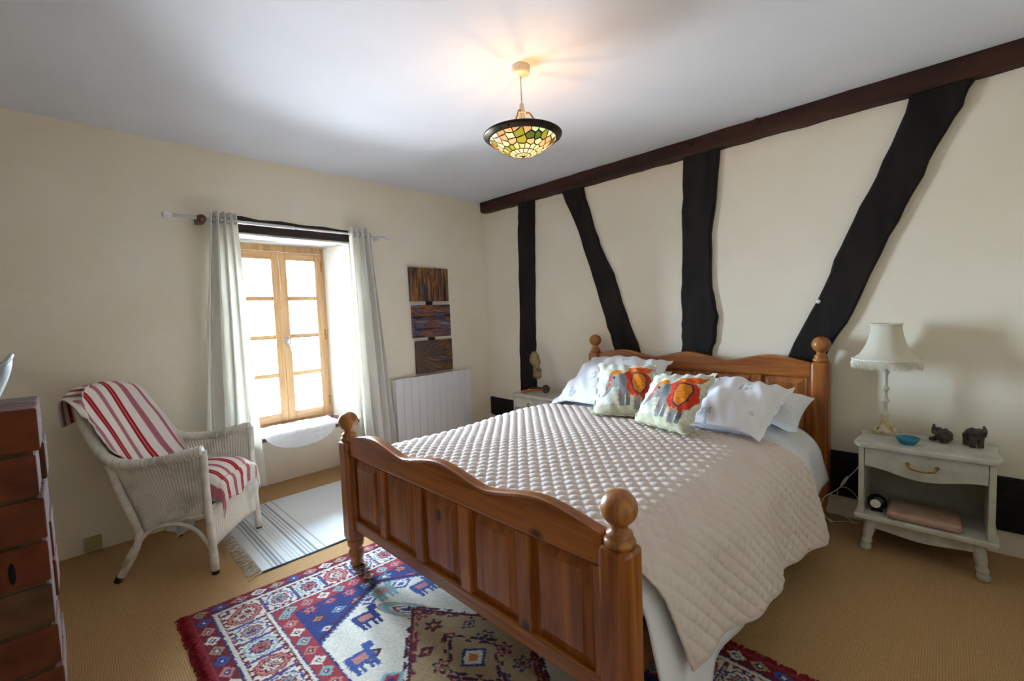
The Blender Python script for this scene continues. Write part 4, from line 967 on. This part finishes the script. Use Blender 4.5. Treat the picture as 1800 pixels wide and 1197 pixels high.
# cushion and striped throws
n = 50; g_ = np.linspace(-1, 1, n); U, V = np.meshgrid(g_, g_, indexing='ij')
def seatz(U, V): return .352 + .141 * np.clip((1 - np.abs(U)**4) * (1 - np.abs(V)**4), 0, 1)**.4
top = np.stack([-.155 + .185*U, .180*V, seatz(U, V)], 2); lowr = np.stack([-.155 + .185*U, .180*V, np.full(U.shape, .350)], 2)
mb = MB().grid(top); k = len(mb.v); mb.grid(lowr)
o = pc_recalc(mb.xf(chx).build('seat_cushion', 'white_linen', smooth=True)); tag(o, 'padded seat cushion under the striped cloth in the wicker armchair', 'cushion')
def stripes(W):
    c = np.ones(W.shape + (3,)) * np.array(hexc('efe6df')); pk, rd = np.array(hexc('b5707c')), np.array(hexc('a3121f')); rd2 = np.array(hexc('d8707a'))
    for c0, w_, col in ((.075, .028, pk), (.225, .036, rd), (.40, .030, pk), (.575, .040, rd), (.765, .036, pk), (.93, .016, pk)):
        m_ = np.abs(W - c0) < w_; c[m_] = col
        if col is rd: c[np.abs(W - c0) < .006] = rd2
        else: c[m_ & ((W * 220 % 1) < .4)] *= np.array([1.0, .86, .88])
    return c
# throw over the back
path = smoothcurve([(-.705, 0, .78), (-.705, 0, .90), (-.68, 0, .955), (-.635, 0, .965), (-.585, 0, .932), (-.51, 0, .775), (-.435, 0, .61), (-.395, 0, .53)], 70)
nw = 120; P = np.zeros((nw, 70, 3)); W = np.zeros((nw, 70))
for i in range(nw):
    u = i / (nw - 1)
    for j, p in enumerate(path):
        t = j / 69; b0, b1 = min(.250, .165 + .17*t), -.165 - .075*t
        b = b0 + (b1 - b0)*u; bow = .045 * (abs(b)/.2)**2; kz = min(1, max(0, (p[2] - .74) / .16)); kz = kz*kz*(3 - 2*kz)
        P[i, j] = (p[0] + bow*.8 + .004*math.sin(9*u + 7*t), b + .004*math.sin(8*t + 3), p[2] - (.012 + .028*kz)*(b/.2)**2); W[i, j] = u
rr_ = np.array(smoothcurve(rim, 240))          # lift the cloth clear of the rolled rim and the shell
for rnd in range(3):
    for j in range(70):
        Q_ = P[:, j]; D_ = ((Q_[:, None, :] - SHELL[None])**2).sum(2); k = D_.argmin(1); s_ = SHELL[k]
        nin = np.c_[-(s_[:, 0] + .22), -s_[:, 1], np.zeros(nw)]; nin /= np.linalg.norm(nin, axis=1, keepdims=True) + 1e-6
        if j < 22: nin = -nin                  # the flap behind the back hangs outside the shell
        d_ = ((Q_ - s_) * nin).sum(1); near = (D_.min(1) < .08**2) & (d_ < .020)
        Q_ = Q_ + nin * np.where(near, .020 - d_, 0)[:, None]
        E_ = Q_[:, None, :] - rr_[None]; k = (E_**2).sum(2).argmin(1); e_ = E_[np.arange(nw), k]; l_ = np.linalg.norm(e_, axis=1)
        up_ = e_ / (l_[:, None] + 1e-6) + np.array([.0, 0, .35]); up_ /= np.linalg.norm(up_, axis=1, keepdims=True)
        P[:, j] = np.where((l_ < .038)[:, None], rr_[k] + up_ * .038, Q_)
    if rnd < 2:                                # relax so the lifted cloth stays smooth
        P[1:-1, 1:-1] = .5*P[1:-1, 1:-1] + .125*(P[2:, 1:-1] + P[:-2, 1:-1] + P[1:-1, 2:] + P[1:-1, :-2])
o = MB().grid(P, cols=stripes(W)).xf(chx).build('striped_throw', 'printed', smooth=True, solid=.005); tag(o, 'red, pink and white striped cloth draped over the armchair back', 'throw', 'striped cloths on the armchair')
# cloth over the seat, hanging down in front
P = np.zeros((140, 80, 3)); W = np.zeros((140, 80))
for i in range(140):
    u = i / 139; v = -1.06 + 2.12*u
    for j in range(80):
        t = j / 79; d = .52 * t
        if d < .37:
            uu = -1 + 2 * max(0, d) / .37
            a = -.34 + d; z = float(seatz(np.array(min(.93, max(-.93, uu*.93))), np.array(max(-.90, min(.90, v*.9))))) + .014
            if abs(v) > .9: z -= (abs(v) - .9) * .35
        else:
            q = d - .37; k = min(1, q / .05); a = .03 + .020 * math.sin(k * math.pi/2) + .004*math.sin(14*u); z = zfront - max(0, q - .012) * (.9 - .25*abs(v - .2))
        if d < .37: zfront = z
        P[i, j] = (a + .004*math.sin(6*u + 9*t), .186*v, z + .004*math.sin(12*u + 5*t)); W[i, j] = 1 - u + .05*math.sin(2.2*t)
seat_throw = tag(MB().grid(P, cols=stripes(W)).xf(chx).build('striped_seat_cloth', 'printed', smooth=True, solid=.005), 'red, pink and white striped cloth spread over the armchair seat cushion', 'throw', 'striped cloths on the armchair')
P = np.zeros((30, 24, 3))
for i in range(30):
    u = i / 29
    for j in range(24):
        t = j / 23; L_ = .20 * (1 - .85*abs(u - .30)) - .02; P[i, j] = (-.29 + .17*u + .012*math.sin(14*u), .10 - .05*u + .015*math.sin(11*u + 3*t), .311 - L_ * t)
MB().grid(P).xf(chx).build('hanging_lining', 'white_linen', seat_throw, smooth=True, solid=.003)

# ================================================================ pendant lamp
PX, PY = 1.992, -1.547; ZB = 1.970
pd = thing('pendant_lamp', 'stained-glass bowl pendant lamp with bronze rim hanging from the ceiling, lit', 'lamp', (PX, PY, ZB))
def Q(mb, nm, mat, par=None, **k): return mb.build(nm, mat, par or pd, world=False, **k)
ct = CEIL - ZB
Q(MB().lathe([(.002, ct - .045), (.020, ct - .043), (.040, ct - .034), (.043, ct - .026), (.043, ct)], (0, 0, 0), 30), 'ceiling_rose', 'rose_plastic', smooth=False)
Q(MB().tube([(0, 0, ct - .042), (0, 0, .235)], .0032, 8), 'cord', 'rose_plastic', smooth=True)
Q(MB().lathe([(.004, .245), (.010, .240), (.013, .215), (.014, .205), (.018, .204), (.018, .198), (.016, .197), (.016, .145), (.012, .143)], (0, 0, 0), 20), 'lamp_holder', 'rose_plastic', smooth=False)
def dz(r): return .004 + .074 * (r / .155) ** 1.9
for k in range(3):
    q = .9 + k * 2.094; c_, s_ = math.cos(q), math.sin(q)
    Q(MB().tube(smoothcurve([(.017*c_, .017*s_, .200), (.036*c_, .036*s_, .199), (.062*c_, .062*s_, .165), (.105*c_, .105*s_, .118), (.160*c_, .160*s_, .098)], 20), .004, 8), 'arm', 'brass', smooth=True)
rim_ = Q(MB().lathe([(.157, dz(.157) - .003), (.163, dz(.160) - .003), (.174, .088), (.180, .092), (.182, .097), (.178, .100), (.168, .094), (.157, dz(.157) + .004)], (0, 0, 0), 60), 'rim', 'bronze', smooth=True)
for k in range(3):
    q = .9 + k*2.094 + .0; Q(MB().ball((.168*math.cos(q), .168*math.sin(q), .084), .005, 8), 'rim_screw', 'lead', rim_)
# glass pieces: regular rings at the bottom, free petal cells above
pts = []; kinds = []
def addp(r, q, kind): pts.append((r*math.cos(q), r*math.sin(q))); kinds.append(kind)
for k in range(12): addp(.020, 2*math.pi*(k+.5)/12, 0)
for k in range(16): addp(.050, 2*math.pi*(k+.5)/16, 1)
for k in range(20): addp(.078, 2*math.pi*(k+.2)/20, 2)
r_ = np.random.default_rng(4)
for k in range(18): addp(.104 + r_.normal(0, .004), 2*math.pi*(k+.5)/18 + r_.normal(0, .05), 3)
for k in range(20): addp(.130 + r_.normal(0, .004), 2*math.pi*(k)/20 + r_.normal(0, .05), 4)
for k in range(22): addp(.154 + r_.normal(0, .002), 2*math.pi*(k+.5)/22 + r_.normal(0, .04), 5)
def clip(poly, p, q):                        # keep the side nearer p
    mx, my = (p[0]+q[0])/2, (p[1]+q[1])/2; nx, ny = q[0]-p[0], q[1]-p[1]; out = []
    f = lambda v: (v[0]-mx)*nx + (v[1]-my)*ny
    for i in range(len(poly)):
        a, b = poly[i-1], poly[i]; fa, fb_ = f(a), f(b)
        if (fa <= 0) != (fb_ <= 0): t = fa/(fa-fb_); out.append((a[0]+(b[0]-a[0])*t, a[1]+(b[1]-a[1])*t))
        if fb_ <= 0: out.append(b)
    return out
disc = [(.161*math.cos(2*math.pi*i/60), .161*math.sin(2*math.pi*i/60)) for i in range(60)]
came = MB(); tones = {0: ['glass_cream'], 1: ['glass_cream'], 2: ['glass_cream', 'glass_cream', 'glass_peach', 'glass_green'], 3: ['glass_peach', 'glass_pink', 'glass_green', 'glass_cream', 'glass_mint'],
    4: ['glass_pink', 'glass_peach', 'glass_mint', 'glass_green', 'glass_amber', 'glass_dark_green'], 5: ['glass_mint', 'glass_pink', 'glass_peach', 'glass_mint', 'glass_green']}
bowl = None
for i, p in enumerate(pts):
    poly = disc
    for j in sorted(range(len(pts)), key=lambda j: (pts[j][0]-p[0])**2 + (pts[j][1]-p[1])**2)[1:26]: poly = clip(poly, p, pts[j])
    if len(poly) < 3: continue
    # densify then round the upper cells into petals
    cx_, cy_ = sum(v[0] for v in poly)/len(poly), sum(v[1] for v in poly)/len(poly); dn = []
    for a, b in zip(poly, poly[1:] + poly[:1]):
        for t in (0, .5): dn.append((a[0]+(b[0]-a[0])*t, a[1]+(b[1]-a[1])*t))
    inn = []
    for v in dn:
        dx, dy = v[0]-cx_, v[1]-cy_; l = math.hypot(dx, dy); s = max(.2, (l - .0024)/l) if l > 1e-6 else 1; inn.append((cx_+dx*s, cy_+dy*s))
    n = len(dn); up = lambda v, o=0: (v[0], v[1], dz(math.hypot(*v)) + o)
    g = MB().add([up((cx_, cy_))] + [up(v) for v in inn], [(0, 1 + k, 1 + (k+1) % n) for k in range(n)])
    Q(g, 'glass_piece', random.choice(tones[kinds[i]]), smooth=True)
    came.add([up(v, -.0008) for v in dn] + [up(v, -.0008) for v in inn] + [up(v, .0012) for v in dn] + [up(v, .0012) for v in inn],
             [(k, (k+1) % n, n+(k+1) % n, n+k) for k in range(n)] + [(2*n+k, 3*n+k, 3*n+(k+1) % n, 2*n+(k+1) % n) for k in range(n)] + [(n+k, n+(k+1) % n, 3*n+(k+1) % n, 3*n+k) for k in range(n)])
Q(came, 'lead_came', 'lead'); Q(MB().ball((0, 0, .002), .007, 10, (1, 1, .6)), 'bottom_cap', 'lead')
Q(MB().lathe([(.012,.143),(.013,.115),(.018,.10),(.020,.085),(.018,.07),(.012,.060),(.001,.057)], (0,0,0), 16), 'bulb', 'bulb', smooth=True)
l = bpy.data.lights.new('pendant_bulb', 'POINT'); l.energy = 8.0; l.color = (1, .50, .18); l.shadow_soft_size = .032
lo_ = bpy.data.objects.new('pendant_bulb', l); C.objects.link(lo_); lo_.location = (0, 0, .088); lo_.parent = pd

# ================================================================ brick pier and the bucket on it
PXC, PYC, PH = 2.25, -3.145, 1.113           # visible corner and height
pier = thing('brick_pier', 'rough red-brown brick pier at the left edge of the picture', 'pier', (1.95, -3.5, 0))
xs0, ys0 = 2.025, -3.80
MB().box(xs0 + .006, PXC - .006, ys0 + .006, PYC - .007, 0, PH - .04).build('mortar_core', 'mortar', pier)
r_ = np.random.default_rng(21); hgt = .0795; nb = 14
def brick(x0, x1, y0, y1, z0, z1):
    j = r_.normal(0, .0035, 6); j = np.clip(j, -.004, .004)
    b = MB().box(x0 + j[0], x1 + j[1], y0 + j[2], y1 + j[3], z0, z1); o = b.build('brick', 'brick', pier, bevel=.003); return o
for c in range(nb):
    z0 = c * hgt + .003; z1 = (c + 1) * hgt - .003; dd = .1105
    if c == nb - 1: z1 = PH - .0
    odd = c % 2
    # ring of headers and stretchers round the core
    yy = ys0
    L_ = [.105] + [.22]*2 + [.118] if odd else [.22, .22, .223]
    for w_ in L_:
        y1 = min(PYC, yy + w_); brick(PXC - dd, PXC, yy + .003, y1 - (.003 if y1 < PYC else 0), z0, z1); yy = y1
    x = xs0
    yy = ys0
    for w_ in L_:
        y1 = min(PYC, yy + w_); brick(xs0, xs0 + dd, yy + .003, y1 - (.003 if y1 < PYC else 0), z0, z1); yy = y1
p = on((21, 1012), 'x', PXC + .003); MB().ball((PXC - .002, p[1], p[2]), .02, 12, (.3, .22, 1.0)).build('dark_hole', 'dull_black', pier)  # flattened black ball standing for a dark hole in the brickwork
bk = thing('metal_planter', 'pale grey dented metal planter standing on the brick pier', 'planter', (2.13, -3.272, PH))
G = np.zeros((28, 9, 3))
for k in range(28):
    q = 2*math.pi*k/28
    for i in range(9):
        t = i/8; r = .072 + .028*t + .004*math.sin(4*q + 3*t); G[k, i] = (r*math.cos(q), r*math.sin(q), .001 + .082*t + (.010*math.sin(5*q) if i == 8 else 0))
mb = MB().grid(G, closeu=True); mb.f.append(tuple(k*9 for k in range(28))); pc_recalc(Q(mb, 'wall', 'bucket', bk, smooth=True, solid=.003))
Q(MB().tube([(.1*math.cos(2*math.pi*k/28), .1*math.sin(2*math.pi*k/28), .083 + .010*math.sin(10*math.pi*k/28)) for k in range(28)], .004, 6, closed=True), 'rolled_edge', 'bucket', bk, smooth=True)
Q(MB().lathe([(.001, .060), (.085, .062)], (0, 0, 0), 20), 'soil', 'dull_black', bk)
